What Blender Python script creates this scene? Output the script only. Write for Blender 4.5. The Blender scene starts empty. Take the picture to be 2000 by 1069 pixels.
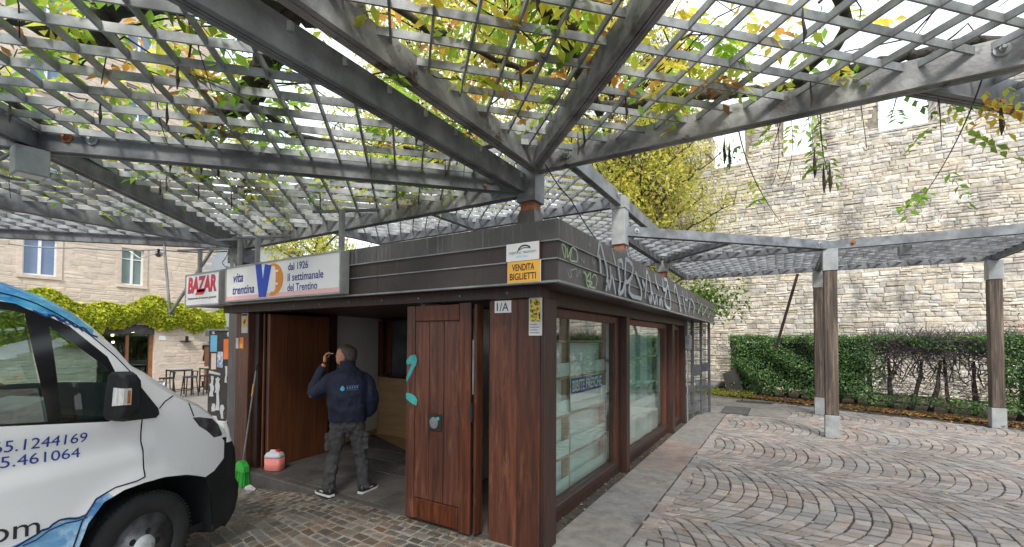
import bpy, math, random
import numpy as np
from mathutils import Vector, Matrix
from mathutils.geometry import delaunay_2d_cdt
random.seed(7)
rng = np.random.default_rng(7)
SC = bpy.context.scene
COL = SC.collection
PI = math.pi

# ---------------------------------------------------------------- camera
yaw, pitch, roll = math.radians(31.348), math.radians(1.545), math.radians(0.31)
F = Vector((-math.sin(yaw)*math.cos(pitch), math.cos(yaw)*math.cos(pitch), math.sin(pitch)))
R0 = Vector((math.cos(yaw), math.sin(yaw), 0)); U0 = R0.cross(F)
Rv = R0*math.cos(roll) + U0*math.sin(roll); Uv = -R0*math.sin(roll) + U0*math.cos(roll)
cam = bpy.data.cameras.new('camera'); co = bpy.data.objects.new('camera', cam); COL.objects.link(co)
co.matrix_world = Matrix(((Rv.x, Uv.x, -F.x, 0), (Rv.y, Uv.y, -F.y, 0), (Rv.z, Uv.z, -F.z, 1.8), (0, 0, 0, 1)))
cam.sensor_width = 36; cam.lens = 15.563; cam.shift_y = 0.0534; cam.clip_start = 0.05; cam.clip_end = 600
SC.camera = co

# ---------------------------------------------------------------- world: thin bright overcast over a Nishita sky
SUN_EL, SUN_AZ = math.radians(46), math.radians(150)     # azimuth from +Y towards +X
world = bpy.data.worlds.new('World'); SC.world = world; world.use_nodes = True
nt = world.node_tree; nt.nodes.clear()
out = nt.nodes.new('ShaderNodeOutputWorld'); bg = nt.nodes.new('ShaderNodeBackground')
sky = nt.nodes.new('ShaderNodeTexSky'); sky.sky_type = 'NISHITA'; sky.sun_disc = False
sky.sun_elevation = SUN_EL; sky.sun_rotation = SUN_AZ
tc = nt.nodes.new('ShaderNodeTexCoord'); mp = nt.nodes.new('ShaderNodeMapping'); mp.inputs['Scale'].default_value = (1, 1, 2.2)
nz = nt.nodes.new('ShaderNodeTexNoise'); nz.inputs['Scale'].default_value = 2.2; nz.inputs['Detail'].default_value = 6
cr = nt.nodes.new('ShaderNodeValToRGB'); cr.color_ramp.elements[0].position = .3; cr.color_ramp.elements[1].position = .7
cr.color_ramp.elements[0].color = (5.6, 6.6, 7.4, 1); cr.color_ramp.elements[1].color = (8.0, 8.4, 8.8, 1)
mx = nt.nodes.new('ShaderNodeMix'); mx.data_type = 'RGBA'; mx.inputs[0].default_value = .88
nt.links.new(tc.outputs['Generated'], mp.inputs['Vector']); nt.links.new(mp.outputs[0], nz.inputs['Vector'])
nt.links.new(nz.outputs['Fac'], cr.inputs[0]); nt.links.new(sky.outputs[0], mx.inputs[6]); nt.links.new(cr.outputs[0], mx.inputs[7])
nt.links.new(mx.outputs[2], bg.inputs['Color']); bg.inputs['Strength'].default_value = 0.1
nt.links.new(bg.outputs[0], out.inputs['Surface'])
sl = bpy.data.lights.new('sun', 'SUN'); sl.energy = 1.5; sl.angle = math.radians(14); sl.color = (1, .95, .88)
so = bpy.data.objects.new('sun', sl); COL.objects.link(so)
sd = Vector((math.sin(SUN_AZ)*math.cos(SUN_EL), math.cos(SUN_AZ)*math.cos(SUN_EL), math.sin(SUN_EL)))
so.rotation_euler = sd.to_track_quat('Z', 'Y').to_euler()
so.location = (0, 0, 30)
SC.view_settings.view_transform = 'Standard'; SC.view_settings.look = 'None'
SC.view_settings.gamma = 1; SC.view_settings.exposure = 1.28; SC.view_settings.use_curve_mapping = False
SC.cycles.max_bounces = 8; SC.cycles.diffuse_bounces = 4; SC.cycles.transparent_max_bounces = 12

# ---------------------------------------------------------------- materials
MATS = {}
def s2l(*c):
    if max(c) > 1.001: c = tuple(x/255 for x in c)
    return tuple(((x+.055)/1.055)**2.4 if x > .04045 else x/12.92 for x in c)
def mat(name, c1, c2=None, scale=4, rough=.7, metal=0.0, bump=0.0, bscale=30, stretch=(1, 1, 1), tint=0.0, c3=None, s3=1.5,
        pos3=(.52, .66), spec=None, detail=6, ramp=(.35, .65), vary=0.0, stretch3=(1, 1, 1), rvar=0.0):
    """procedural surface from layered noise in world position; tint = per-face 'tint' attribute brightness spread"""
    if name in MATS: return MATS[name]
    m = bpy.data.materials.new(name); m.use_nodes = True; t = m.node_tree; N = t.nodes; L = t.links
    b = N['Principled BSDF']; b.inputs['Roughness'].default_value = rough; b.inputs['Metallic'].default_value = metal
    if spec is not None: b.inputs['Specular IOR Level'].default_value = spec
    geo = N.new('ShaderNodeNewGeometry'); mpp = N.new('ShaderNodeMapping'); mpp.inputs['Scale'].default_value = stretch
    L.new(geo.outputs['Position'], mpp.inputs['Vector'])
    c2 = c2 or tuple(x*.7 for x in c1)
    n1 = N.new('ShaderNodeTexNoise'); n1.inputs['Scale'].default_value = scale; n1.inputs['Detail'].default_value = detail
    n1.inputs['Roughness'].default_value = .6
    L.new(mpp.outputs[0], n1.inputs['Vector'])
    r1 = N.new('ShaderNodeValToRGB'); e = r1.color_ramp.elements
    e[0].position, e[1].position = ramp; e[0].color = (*c2, 1); e[1].color = (*c1, 1)
    L.new(n1.outputs['Fac'], r1.inputs[0]); colr = r1.outputs[0]
    if c3:
        mp3 = N.new('ShaderNodeMapping'); mp3.inputs['Scale'].default_value = stretch3; L.new(geo.outputs['Position'], mp3.inputs['Vector'])
        n3 = N.new('ShaderNodeTexNoise'); n3.inputs['Scale'].default_value = s3; n3.inputs['Detail'].default_value = 8; n3.inputs['Roughness'].default_value = .7
        L.new(mp3.outputs[0], n3.inputs['Vector'])
        r3 = N.new('ShaderNodeMapRange'); r3.inputs[1].default_value, r3.inputs[2].default_value = pos3
        L.new(n3.outputs['Fac'], r3.inputs[0])
        x3 = N.new('ShaderNodeMix'); x3.data_type = 'RGBA'; L.new(r3.outputs[0], x3.inputs[0]); L.new(colr, x3.inputs[6]); x3.inputs[7].default_value = (*c3, 1)
        colr = x3.outputs[2]
    if tint:
        at = N.new('ShaderNodeAttribute'); at.attribute_name = 'tint'
        mr = N.new('ShaderNodeMapRange'); mr.inputs[3].default_value = 1-tint; mr.inputs[4].default_value = 1+tint
        L.new(at.outputs['Fac'], mr.inputs[0])
        hs = N.new('ShaderNodeHueSaturation'); L.new(mr.outputs[0], hs.inputs['Value']); L.new(colr, hs.inputs['Color'])
        if vary:
            mr2 = N.new('ShaderNodeMath'); mr2.operation = 'MULTIPLY_ADD'
            wv = N.new('ShaderNodeMath'); wv.operation = 'MULTIPLY'; wv.inputs[1].default_value = 37.7; L.new(at.outputs['Fac'], wv.inputs[0])
            fr = N.new('ShaderNodeMath'); fr.operation = 'FRACT'; L.new(wv.outputs[0], fr.inputs[0])
            L.new(fr.outputs[0], mr2.inputs[0]); mr2.inputs[1].default_value = 2*vary; mr2.inputs[2].default_value = 1-vary
            L.new(mr2.outputs[0], hs.inputs['Saturation'])
        colr = hs.outputs[0]
    L.new(colr, b.inputs['Base Color'])
    if rvar:
        rr = N.new('ShaderNodeMapRange'); rr.inputs[3].default_value = rough-rvar; rr.inputs[4].default_value = rough+rvar
        L.new(n1.outputs['Fac'], rr.inputs[0]); L.new(rr.outputs[0], b.inputs['Roughness'])
    if bump:
        n2 = N.new('ShaderNodeTexNoise'); n2.inputs['Scale'].default_value = bscale; n2.inputs['Detail'].default_value = 5
        L.new(mpp.outputs[0], n2.inputs['Vector'])
        bp = N.new('ShaderNodeBump'); bp.inputs['Strength'].default_value = bump; bp.inputs['Distance'].default_value = .02
        L.new(n2.outputs['Fac'], bp.inputs['Height']); L.new(bp.outputs[0], b.inputs['Normal'])
    MATS[name] = m
    return m
def glass(name, col=(.9, .95, .93), op=.12, rough=.02, ior=1.5):
    m = bpy.data.materials.new(name); m.use_nodes = True; N = m.node_tree.nodes; L = m.node_tree.links
    N.clear(); o = N.new('ShaderNodeOutputMaterial'); t = N.new('ShaderNodeBsdfTransparent'); t.inputs[0].default_value = (*col, 1)
    g = N.new('ShaderNodeBsdfGlossy'); g.inputs['Roughness'].default_value = rough; g.inputs[0].default_value = (1, 1, 1, 1)
    ge = N.new('ShaderNodeNewGeometry'); dt = N.new('ShaderNodeVectorMath'); dt.operation = 'DOT_PRODUCT'
    L.new(ge.outputs['Normal'], dt.inputs[0]); L.new(ge.outputs['Incoming'], dt.inputs[1])
    def mth(op_, x, y): q = N.new('ShaderNodeMath'); q.operation = op_; q.use_clamp = op_ == 'MULTIPLY_ADD'; (L.new(x, q.inputs[0]) if not isinstance(x, float) else setattr(q.inputs[0], 'default_value', x)); (L.new(y, q.inputs[1]) if not isinstance(y, float) else setattr(q.inputs[1], 'default_value', y)); return q
    ab = mth('ABSOLUTE', dt.outputs['Value'], 0.0); om = mth('SUBTRACT', 1.0, ab.outputs[0]); pw = mth('POWER', om.outputs[0], 5.0)
    a = mth('MULTIPLY_ADD', pw.outputs[0], .9); a.inputs[2].default_value = .035+op      # Schlick reflectance, same from both sides
    x = N.new('ShaderNodeMixShader'); L.new(a.outputs[0], x.inputs[0]); L.new(t.outputs[0], x.inputs[1]); L.new(g.outputs[0], x.inputs[2])
    L.new(x.outputs[0], o.inputs[0]); MATS[name] = m; return m
def leafmat(name, transl=.45):
    m = bpy.data.materials.new(name); m.use_nodes = True; N = m.node_tree.nodes; L = m.node_tree.links
    N.clear(); o = N.new('ShaderNodeOutputMaterial'); at = N.new('ShaderNodeAttribute'); at.attribute_name = 'leafcol'
    d = N.new('ShaderNodeBsdfPrincipled'); d.inputs['Roughness'].default_value = .55; d.inputs['Specular IOR Level'].default_value = .3
    t = N.new('ShaderNodeBsdfTranslucent'); x = N.new('ShaderNodeMixShader'); x.inputs[0].default_value = transl
    L.new(at.outputs['Color'], d.inputs['Base Color']); L.new(at.outputs['Color'], t.inputs[0])
    L.new(d.outputs[0], x.inputs[1]); L.new(t.outputs[0], x.inputs[2]); L.new(x.outputs[0], o.inputs[0]); MATS[name] = m; return m
def emis(name, col, st):
    m = bpy.data.materials.new(name); m.use_nodes = True; b = m.node_tree.nodes['Principled BSDF']
    b.inputs['Base Color'].default_value = (*col, 1); b.inputs['Emission Color'].default_value = (*col, 1); b.inputs['Emission Strength'].default_value = st
    return m
STEEL = mat('galvanised_steel', (.24, .25, .26), (.105, .11, .118), scale=3.5, rough=.5, metal=.35, bump=.12, bscale=12, c3=(.09, .085, .08), s3=2.0, pos3=(.54, .72), tint=.18, rvar=.12)
SLAT = mat('galvanised_slat', (.37, .38, .385), (.17, .175, .18), scale=5, rough=.5, metal=.3, c3=(.12, .12, .115), s3=4, pos3=(.52, .75), tint=.2)
RUST = mat('rusty_steel', (.36, .36, .36), (.12, .12, .12), scale=2.6, rough=.65, metal=.25, bump=.3, bscale=25, c3=(.07, .042, .03), s3=3.4, pos3=(.57, .66))
BRIGHTST = mat('bright_galvanised_sheet', (.40, .41, .40), (.25, .26, .26), scale=4, rough=.5, metal=.2, bump=.06, bscale=10)
COPPER = mat('rust_orange_wood', (.36, .13, .05), (.16, .07, .04), scale=8, rough=.8, stretch=(4, 4, 1))
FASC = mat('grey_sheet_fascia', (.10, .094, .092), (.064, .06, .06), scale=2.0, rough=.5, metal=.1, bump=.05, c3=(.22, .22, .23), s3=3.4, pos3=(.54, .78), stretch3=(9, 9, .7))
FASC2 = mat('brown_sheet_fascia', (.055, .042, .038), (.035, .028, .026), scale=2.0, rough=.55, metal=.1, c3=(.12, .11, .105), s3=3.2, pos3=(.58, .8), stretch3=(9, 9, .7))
LIP = mat('pale_drip_edge', (.3, .31, .31), (.18, .19, .19), scale=6, rough=.5, metal=.2)
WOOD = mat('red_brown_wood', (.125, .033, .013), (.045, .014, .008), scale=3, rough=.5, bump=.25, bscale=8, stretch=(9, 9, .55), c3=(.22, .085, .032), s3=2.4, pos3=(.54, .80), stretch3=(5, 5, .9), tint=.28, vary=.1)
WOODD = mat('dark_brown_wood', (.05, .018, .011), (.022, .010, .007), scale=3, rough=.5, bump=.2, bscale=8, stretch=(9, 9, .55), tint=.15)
DOORIN = mat('orange_brown_door', (.19, .06, .02), (.105, .034, .013), scale=2.5, rough=.55, bump=.15, stretch=(9, 9, .55), tint=.1)
GREYWOOD = mat('weathered_post_wood', (.135, .10, .077), (.035, .027, .022), scale=2.2, rough=.85, bump=.6, bscale=5, stretch=(14, 14, .5), c3=(.27, .2, .15), s3=1.6, pos3=(.52, .7), stretch3=(8, 8, .5))
CREAM = mat('cream_sign_face', (.86, .86, .86), (.80, .80, .81), scale=2, rough=.35)
WHITE = mat('white_paint', (.75, .75, .75), (.66, .66, .66), scale=3, rough=.4)
PAPER = mat('paper', (.62, .62, .62), (.5, .5, .5), scale=9, rough=.8)
BLACK = mat('black_plastic', (.018, .019, .021), (.012, .012, .014), scale=6, rough=.45, bump=.05, bscale=200)
DARK = mat('shade_black', (.012, .01, .009), (.008, .007, .006), rough=.9)  # near-black colour standing in for shade in the gap and trim holes
RUBBER = mat('tyre_rubber', (.02, .02, .021), (.012, .012, .012), scale=12, rough=.75, bump=.1, bscale=60)
PLAST = mat('mint_panel', (.66, .73, .705), (.58, .65, .63), scale=1.5, rough=.45)
SHELFW = mat('pale_shelf_wood', (.36, .25, .14), (.24, .16, .09), scale=3, rough=.6, stretch=(1, 1, 6))
PLY = mat('plywood', (.55, .36, .18), (.45, .28, .14), scale=2, rough=.6, stretch=(1, 1, 5))
INWHITE = mat('interior_white', (.62, .6, .58), (.54, .52, .5), scale=2, rough=.6)
SLABM = mat('grey_stone_slab', (.25, .228, .208), (.165, .152, .14), scale=7, rough=.78, bump=.3, bscale=70, c3=(.10, .092, .083), s3=3.0, pos3=(.54, .72), tint=.14, vary=.25)
PORPH = mat('porphyry_sett', (.325, .262, .228), (.225, .188, .168), scale=9, rough=.7, bump=.45, bscale=45, c3=(.225, .215, .205), s3=1.4, pos3=(.44, .64), tint=.26, vary=.35)
PORPH2 = mat('worn_porphyry_sett', (.21, .15, .115), (.12, .094, .078), scale=10, rough=.6, bump=.35, bscale=45, c3=(.105, .105, .095), s3=2.0, pos3=(.42, .6), tint=.36, vary=.55)
JOINTD = mat('dark_joint_dirt', (.07, .06, .05), (.035, .03, .026), scale=14, rough=.95)
JOINTL = mat('sandy_joint', (.36, .32, .27), (.20, .175, .145), scale=8, rough=.95, bump=.3, bscale=90)
ASPH = mat('grey_pavement', (.24, .215, .19), (.17, .155, .14), scale=3, rough=.9, bump=.2, bscale=60)
SOIL = mat('leafy_soil', (.13, .085, .05), (.05, .035, .022), scale=18, rough=.95, bump=.5, bscale=50)
LIME = mat('limestone_block', (.64, .58, .49), (.44, .39, .325), scale=6, rough=.9, bump=1.0, bscale=13, c3=(.17, .158, .142), s3=.9, pos3=(.50, .70), tint=.26, vary=.45, stretch3=(1.3, 1, .5))
MORTAR = mat('wall_mortar', (.34, .29, .235), (.15, .125, .10), scale=7, rough=.95, bump=.5, bscale=30)
RENDER = mat('pink_stone_render', (.60, .50, .415), (.50, .41, .335), scale=3, rough=.9, bump=.7, bscale=7, stretch=(1, 1, 2.2), tint=.12)
BARK = mat('vine_bark', (.10, .085, .07), (.03, .025, .02), scale=14, rough=.95, bump=.8, bscale=40)
TWIG = mat('twig_bark', (.09, .07, .055), (.035, .028, .022), scale=10, rough=.9)
LEAF = leafmat('leaf', .6); LEAFD = leafmat('hedge_leaf', .3)
GLASS = glass('shop_glass', (.88, .94, .915), .10); CARGLASS = glass('car_glass', (.56, .70, .66), .07)
CHROME = mat('chrome', (.7, .7, .72), (.6, .6, .62), rough=.15, metal=1)
def flat(name, c, rough=.5):
    return mat(name, c, tuple(x*.92 for x in c), scale=5, rough=rough)
BLUEP = flat('sign_blue_print', s2l(38, 52, 140)); LOGOB = flat('sign_logo_blue', s2l(28, 72, 190)); ORANGE = flat('sign_orange_print', s2l(238, 150, 42))
REDP = flat('sign_red_print', s2l(222, 42, 44)); BLK = flat('black_print', (.02, .02, .02)); YEL = flat('sign_yellow_print', s2l(240, 178, 60))
PINK = flat('pale_pink_print', s2l(240, 190, 190)); TEAL = mat('teal_spray_paint', s2l(60, 175, 172), s2l(50, 150, 150), scale=9, rough=.7, c3=(.10, .09, .07), s3=16, pos3=(.52, .72)); GRAFW = mat('white_spray_paint', (.36, .38, .40), (.27, .29, .31), scale=7, rough=.7, c3=(.10, .10, .105), s3=9, pos3=(.54, .72))
GRAFG = flat('pale_green_spray_paint', (.32, .42, .24), .7); ORP = flat('orange_poster_print', s2l(240, 120, 40)); CYP = flat('cyan_poster_print', s2l(110, 190, 225))
GREEN = mat('green_plastic', (.06, .58, .09), (.035, .38, .045), scale=6, rough=.4)

# ---------------------------------------------------------------- mesh helpers
class MB:
    def __init__(s): s.v = []; s.f = []; s.m = []; s.t = []
    def add(s, vs, fs, mi=0, tint=None):
        o = len(s.v); s.v += [tuple(a) for a in vs]; t = random.random() if tint is None else tint
        for f in fs: s.f.append(tuple(i+o for i in f)); s.m.append(mi); s.t.append(t)
        return s
    def box(s, x0, x1, y0, y1, z0, z1, mi=0, tint=None):
        v = [(x0,y0,z0),(x1,y0,z0),(x1,y1,z0),(x0,y1,z0),(x0,y0,z1),(x1,y0,z1),(x1,y1,z1),(x0,y1,z1)]
        return s.add(v, [(0,3,2,1),(4,5,6,7),(0,1,5,4),(1,2,6,5),(2,3,7,6),(3,0,4,7)], mi, tint)
    def obox(s, c, ax, ay, az, mi=0, tint=None):
        c, ax, ay, az = Vector(c), Vector(ax), Vector(ay), Vector(az)
        v = [c+ax*i+ay*j+az*k for k in (-1, 1) for i, j in ((-1,-1),(1,-1),(1,1),(-1,1))]
        return s.add(v, [(0,3,2,1),(4,5,6,7),(0,1,5,4),(1,2,6,5),(2,3,7,6),(3,0,4,7)], mi, tint)
    def bar(s, p, q, w, z0, z1, mi=0, ext=0, tint=None):      # horizontal bar between 2D points
        p, q = Vector((*p[:2], 0)), Vector((*q[:2], 0)); d = (q-p).normalized(); p = p-d*ext; q = q+d*ext
        n = Vector((-d.y, d.x, 0))*w/2; c = (p+q)/2; c.z = (z0+z1)/2
        return s.obox(c, (q-p)/2, n, Vector((0, 0, (z1-z0)/2)), mi, tint)
    def beam(s, p, q, w, h, mi=0, tint=None):                 # any 3D bar with rectangular section
        p, q = Vector(p), Vector(q); d = (q-p); L = d.length; d.normalize()
        up = Vector((0, 0, 1)) if abs(d.z) < .95 else Vector((0, 1, 0))
        n = d.cross(up).normalized(); u = n.cross(d)
        return s.obox((p+q)/2, d*L/2, n*w/2, u*h/2, mi, tint)
    def tube(s, pts, rad, n=8, mi=0, cap=True, tint=None):
        pts = [Vector(p) for p in pts]; rad = rad if hasattr(rad, '__len__') else [rad]*len(pts)
        vs = []; prev = None
        for i, p in enumerate(pts):
            d = (pts[min(i+1, len(pts)-1)]-pts[max(i-1, 0)]).normalized()
            if prev is None:
                a = Vector((0, 0, 1)) if abs(d.z) < .9 else Vector((1, 0, 0)); nn = d.cross(a).normalized()
            else:
                nn = (prev-d*prev.dot(d)).normalized()
            prev = nn; b = d.cross(nn)
            vs += [p+(nn*math.cos(2*PI*k/n)+b*math.sin(2*PI*k/n))*rad[i] for k in range(n)]
        fs = [(i*n+k, i*n+(k+1) % n, (i+1)*n+(k+1) % n, (i+1)*n+k) for i in range(len(pts)-1) for k in range(n)]
        if cap: fs += [tuple(range(n))[::-1], tuple((len(pts)-1)*n+k for k in range(n))]
        return s.add(vs, fs, mi, tint)
    def loft(s, rings, mi=0, cap=True, close=True, tint=None):
        n = len(rings[0]); vs = [p for r in rings for p in r]
        kk = range(n) if close else range(n-1)
        fs = [(i*n+k, i*n+(k+1) % n, (i+1)*n+(k+1) % n, (i+1)*n+k) for i in range(len(rings)-1) for k in kk]
        if cap: fs += [tuple(range(n))[::-1], tuple((len(rings)-1)*n+k for k in range(n))]
        return s.add(vs, fs, mi, tint)
    def prism(s, poly, o, ax, ay, depth, mi=0, tint=None):    # polygon in plane (o,ax,ay) extruded along normal by depth
        o, ax, ay = Vector(o), Vector(ax), Vector(ay); nrm = ax.cross(ay).normalized()*depth
        a = [o+ax*x+ay*y for x, y in poly]; b = [p+nrm for p in a]; n = len(poly)
        fs = [tuple(range(n))[::-1], tuple(n+k for k in range(n))]+[(k, (k+1) % n, n+(k+1) % n, n+k) for k in range(n)]
        return s.add(a+b, fs, mi, tint)
    def build(s, name, mats, parent=None, smooth=False, bevel=0):
        if not isinstance(mats, (list, tuple)): mats = [mats]
        me = bpy.data.meshes.new(name); me.from_pydata(s.v, [], s.f)
        for m in mats: me.materials.append(m)
        if len(mats) > 1: me.polygons.foreach_set('material_index', s.m)
        a = me.attributes.new('tint', 'FLOAT', 'FACE'); a.data.foreach_set('value', s.t)
        if smooth: me.polygons.foreach_set('use_smooth', [True]*len(s.f))
        me.update(); o = bpy.data.objects.new(name, me); COL.objects.link(o)
        if parent is not None: o.parent = parent
        if bevel:
            b = o.modifiers.new('bevel', 'BEVEL'); b.width = bevel; b.segments = 1; b.limit_method = 'ANGLE'
        return o
def tag(o, label=None, cat=None, group=None, kind=None):
    if label: o['label'] = label
    if cat: o['category'] = cat
    if group: o['group'] = group
    if kind: o['kind'] = kind
    return o
def thing(name, label, cat, loc=(0, 0, 0), group=None):
    # the empty stands at the base; children are written in world coordinates, so give them the inverse offset
    o = bpy.data.objects.new(name, None); COL.objects.link(o); o.empty_display_size = .2; o.location = loc
    return tag(o, label, cat, group)
def rebase(root):
    inv = Matrix.Translation(root.location).inverted()
    for c in root.children: c.matrix_parent_inverse = inv
def text(name, s, o, ax, ay, w, h, m, parent, bold=0.0, shear=0.0, lift=.002, spacing=1.0, quad=None):
    """lettering fitted into the box w x h with its lower left corner at o, on the plane ax, ay"""
    c = bpy.data.curves.new(name, 'FONT'); c.body = s; c.size = 1; c.offset = bold; c.shear = shear; c.space_character = spacing
    c.extrude = 0; c.resolution_u = 4; c.fill_mode = 'FRONT'
    t = bpy.data.objects.new(name+'_tmp', c); COL.objects.link(t)
    bpy.context.view_layer.update(); dg = bpy.context.evaluated_depsgraph_get()
    me = bpy.data.meshes.new_from_object(t.evaluated_get(dg)); COL.objects.unlink(t); bpy.data.objects.remove(t)
    me.name = name; xs = [v.co.x for v in me.vertices]; ys = [v.co.y for v in me.vertices]
    x0, x1, y0, y1 = min(xs), max(xs), min(ys), max(ys); o, ax, ay = Vector(o), Vector(ax).normalized(), Vector(ay).normalized()
    n = ax.cross(ay).normalized()
    for v in me.vertices:
        a, b = (v.co.x-x0)/(x1-x0), (v.co.y-y0)/(y1-y0)
        if quad: v.co = quad(a, b)
        else: v.co = o+ax*(a*w)+ay*(b*h)+n*lift
    me.materials.clear(); me.materials.append(m); ob = bpy.data.objects.new(name, me); COL.objects.link(ob)
    if parent is not None: ob.parent = parent
    return ob
def ribbon(mb, pts, w, o, ax, ay, lift=.002, mi=0):
    """a flat painted stroke of width w along 2D points (smoothed) on plane o, ax, ay"""
    P = [Vector(p) for p in pts]; Q = []
    for i in range(len(P)-1):
        p0, p1, p2, p3 = P[max(i-1, 0)], P[i], P[i+1], P[min(i+2, len(P)-1)]
        for k in range(5):
            t = k/5; Q.append(.5*((2*p1)+(p2-p0)*t+(2*p0-5*p1+4*p2-p3)*t*t+(3*p1-p0-3*p2+p3)*t**3))
    Q.append(P[-1]); o, ax, ay = Vector(o), Vector(ax), Vector(ay); n = ax.cross(ay).normalized()*lift
    for i in range(len(Q)-1):
        d = (Q[i+1]-Q[i])
        if d.length < 1e-5: continue
        d = d.normalized(); s_ = Vector((-d.y, d.x))*w/2; e = d*w*.2; j = n*(1+.05*(i % 7))
        q = [Q[i]-s_-e, Q[i+1]-s_+e, Q[i+1]+s_+e, Q[i]+s_-e]
        mb.add([o+ax*a.x+ay*a.y+j for a in q], [(0, 1, 2, 3)], mi)
    return mb
def leaves(name, P, D, Nn, Ln, Wd, C, m, parent=None):
    """many folded two-triangle leaves: base P, direction D, normal Nn, length, width, colour"""
    P, D, Nn = map(np.asarray, (P, D, Nn)); n = len(P)
    D = D/np.linalg.norm(D, axis=1, keepdims=True); S = np.cross(D, Nn); S /= np.linalg.norm(S, axis=1, keepdims=True)+1e-9
    Nn = np.cross(S, D); Ln = np.asarray(Ln).reshape(-1, 1)*np.ones((n, 1)); Wd = np.asarray(Wd).reshape(-1, 1)*np.ones((n, 1))
    v = np.empty((n, 4, 3)); v[:, 0] = P; v[:, 1] = P+D*Ln*.48+S*Wd*.5+Nn*Wd*.15; v[:, 2] = P+D*Ln-Nn*Ln*.12; v[:, 3] = P+D*Ln*.48-S*Wd*.5+Nn*Wd*.15
    me = bpy.data.meshes.new(name); me.vertices.add(n*4); me.vertices.foreach_set('co', v.ravel())
    base = (np.arange(n)*4)[:, None]; tri = np.concatenate([base+np.array([0, 1, 2]), base+np.array([0, 2, 3])], 1).ravel()
    me.loops.add(n*6); me.loops.foreach_set('vertex_index', tri.astype(np.int32)); me.polygons.add(n*2)
    me.polygons.foreach_set('loop_start', np.arange(0, n*6, 3, dtype=np.int32)); me.polygons.foreach_set('loop_total', np.full(n*2, 3, dtype=np.int32))
    a = me.attributes.new('leafcol', 'FLOAT_COLOR', 'FACE'); c4 = np.ones((n, 2, 4)); c4[:, :, :3] = np.asarray(C)[:, None, :]
    a.data.foreach_set('color', c4.ravel()); me.materials.append(m); me.update(calc_edges=True); me.validate()
    o = bpy.data.objects.new(name, me); COL.objects.link(o)
    if parent is not None: o.parent = parent
    o['kind'] = 'stuff'
    return o
def pal(cols, wts, n, jit=.18):
    cols = np.array(cols); i = rng.choice(len(cols), n, p=np.array(wts)/sum(wts)); return np.clip(cols[i]*(1+jit*rng.standard_normal((n, 1))), .004, .95)
def rdir(n):
    a = rng.standard_normal((n, 3)); return a/np.linalg.norm(a, axis=1, keepdims=True)
def ip(pts, t):       # piecewise linear
    for (a, b), (c, d) in zip(pts, pts[1:]):
        if t <= c: return b+(d-b)*max(0, (t-a))/(c-a)
    return pts[-1][1]
def sm(t): t = max(0, min(1, t)); return t*t*(3-2*t)
# ================================================================ SETTING: ground and pavements
def zs(x, y):          # street level: falls away to the left of the kiosk
    f = sm((-x-4.0)/2.6); s = sm((y-1.4)/1.8)
    return -f*(.06+.15*s)-.36*max(0, min(1, (-x-6.6)/16.4))
g = MB(); xs = sorted(set([-300, -120, -60, -34, -30]+[-28+.5*i for i in range(0, 57)]+[.2, 1, 2, 4, 8, 16, 40, 120, 300])); ys = sorted(set([-300, -60, -12, -6, -3]+[-2+.4*i for i in range(0, 60)]+[24, 30, 60, 120, 300]))
vv = [(x, y, zs(x, y)-.030) for x in xs for y in ys]; ny = len(ys)
g.add(vv, [(i*ny+j, (i+1)*ny+j, (i+1)*ny+j+1, i*ny+j+1) for i in range(len(xs)-1) for j in range(ny-1)], 0)
gr = g.build('ground', ASPH); tag(gr, kind='structure')

def sett(mb, q, z0s, th=.03, b=.007, tint=None):
    """one paving stone: four ground corners q, top with worn edges; z0s = top level"""
    c = sum((Vector(p) for p in q), Vector((0, 0)))/4; dz = random.uniform(-.0045, .0045); tl = [random.uniform(-.0025, .0025) for _ in q]
    lo = [(p[0], p[1], z0s-th) for p in q]; mid = [(p[0], p[1], z0s-b*.8+dz) for p in q]
    top = []
    for p, t in zip(q, tl):
        d = Vector(p)-c; L = d.length; d = d*(1-b*1.5/L); top.append((c.x+d.x, c.y+d.y, z0s+dz+t))
    return mb.add(lo+mid+top, [(0,1,5,4),(1,2,6,5),(2,3,7,6),(3,0,4,7),(4,5,9,8),(5,6,10,9),(6,7,11,10),(7,4,8,11),(8,9,10,11)], 0, tint)

def in_plaza(x, y):
    if y > 14.6-.42*(x-1) and y > 13.2: return False
    return x > -1.15 and -1.2 < y < 15.2 and x < 13 and not (-1.5 < x < -.2 and y > 12.2)
def shrink(q, j):
    c = sum((Vector(p) for p in q), Vector((0, 0)))/4; return [tuple(c+(Vector(p)-c)*(1-j/(Vector(p)-c).length)) for p in q]
stones = []
LW, RA = 2.4, 1.9      # lane width and arc radius of the fan paving
half = math.asin(LW/2/RA)
for lane in range(-2, 6):
    yc = 6.0+lane*LW
    r = 0
    while r < 100:
        x0 = -4.4+r*.148+random.uniform(-.004, .004); r += 1     # the arc's apex runs along +X
        if x0 > 14: break
        # course: stones between two successive arcs
        n = random.choice((16, 17, 18)); cuts = [-half+2*half*(i+(random.uniform(-.18, .18) if 0 < i < n else 0))/n for i in range(n+1)]
        for a0, a1 in zip(cuts, cuts[1:]):
            def P(a, dx): return (x0+dx-RA+RA*math.cos(a)+.0, yc+RA*math.sin(a)-.05*x0*.0)
            w = .148+random.uniform(-.006, .004)
            g_ = random.uniform(.003, .0065); q = [P(a0+g_, 0), P(a0+g_, w), P(a1-g_, w), P(a1-g_, 0)]
            cx = sum(p[0] for p in q)/4; cy = sum(p[1] for p in q)/4
            if not in_plaza(cx, cy): continue
            q = [(p[0]+random.uniform(-.006, .006), p[1]+random.uniform(-.007, .007)) for p in q]
            stones.append((math.hypot(cx, cy), shrink(q, .008), 'p'))
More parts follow.
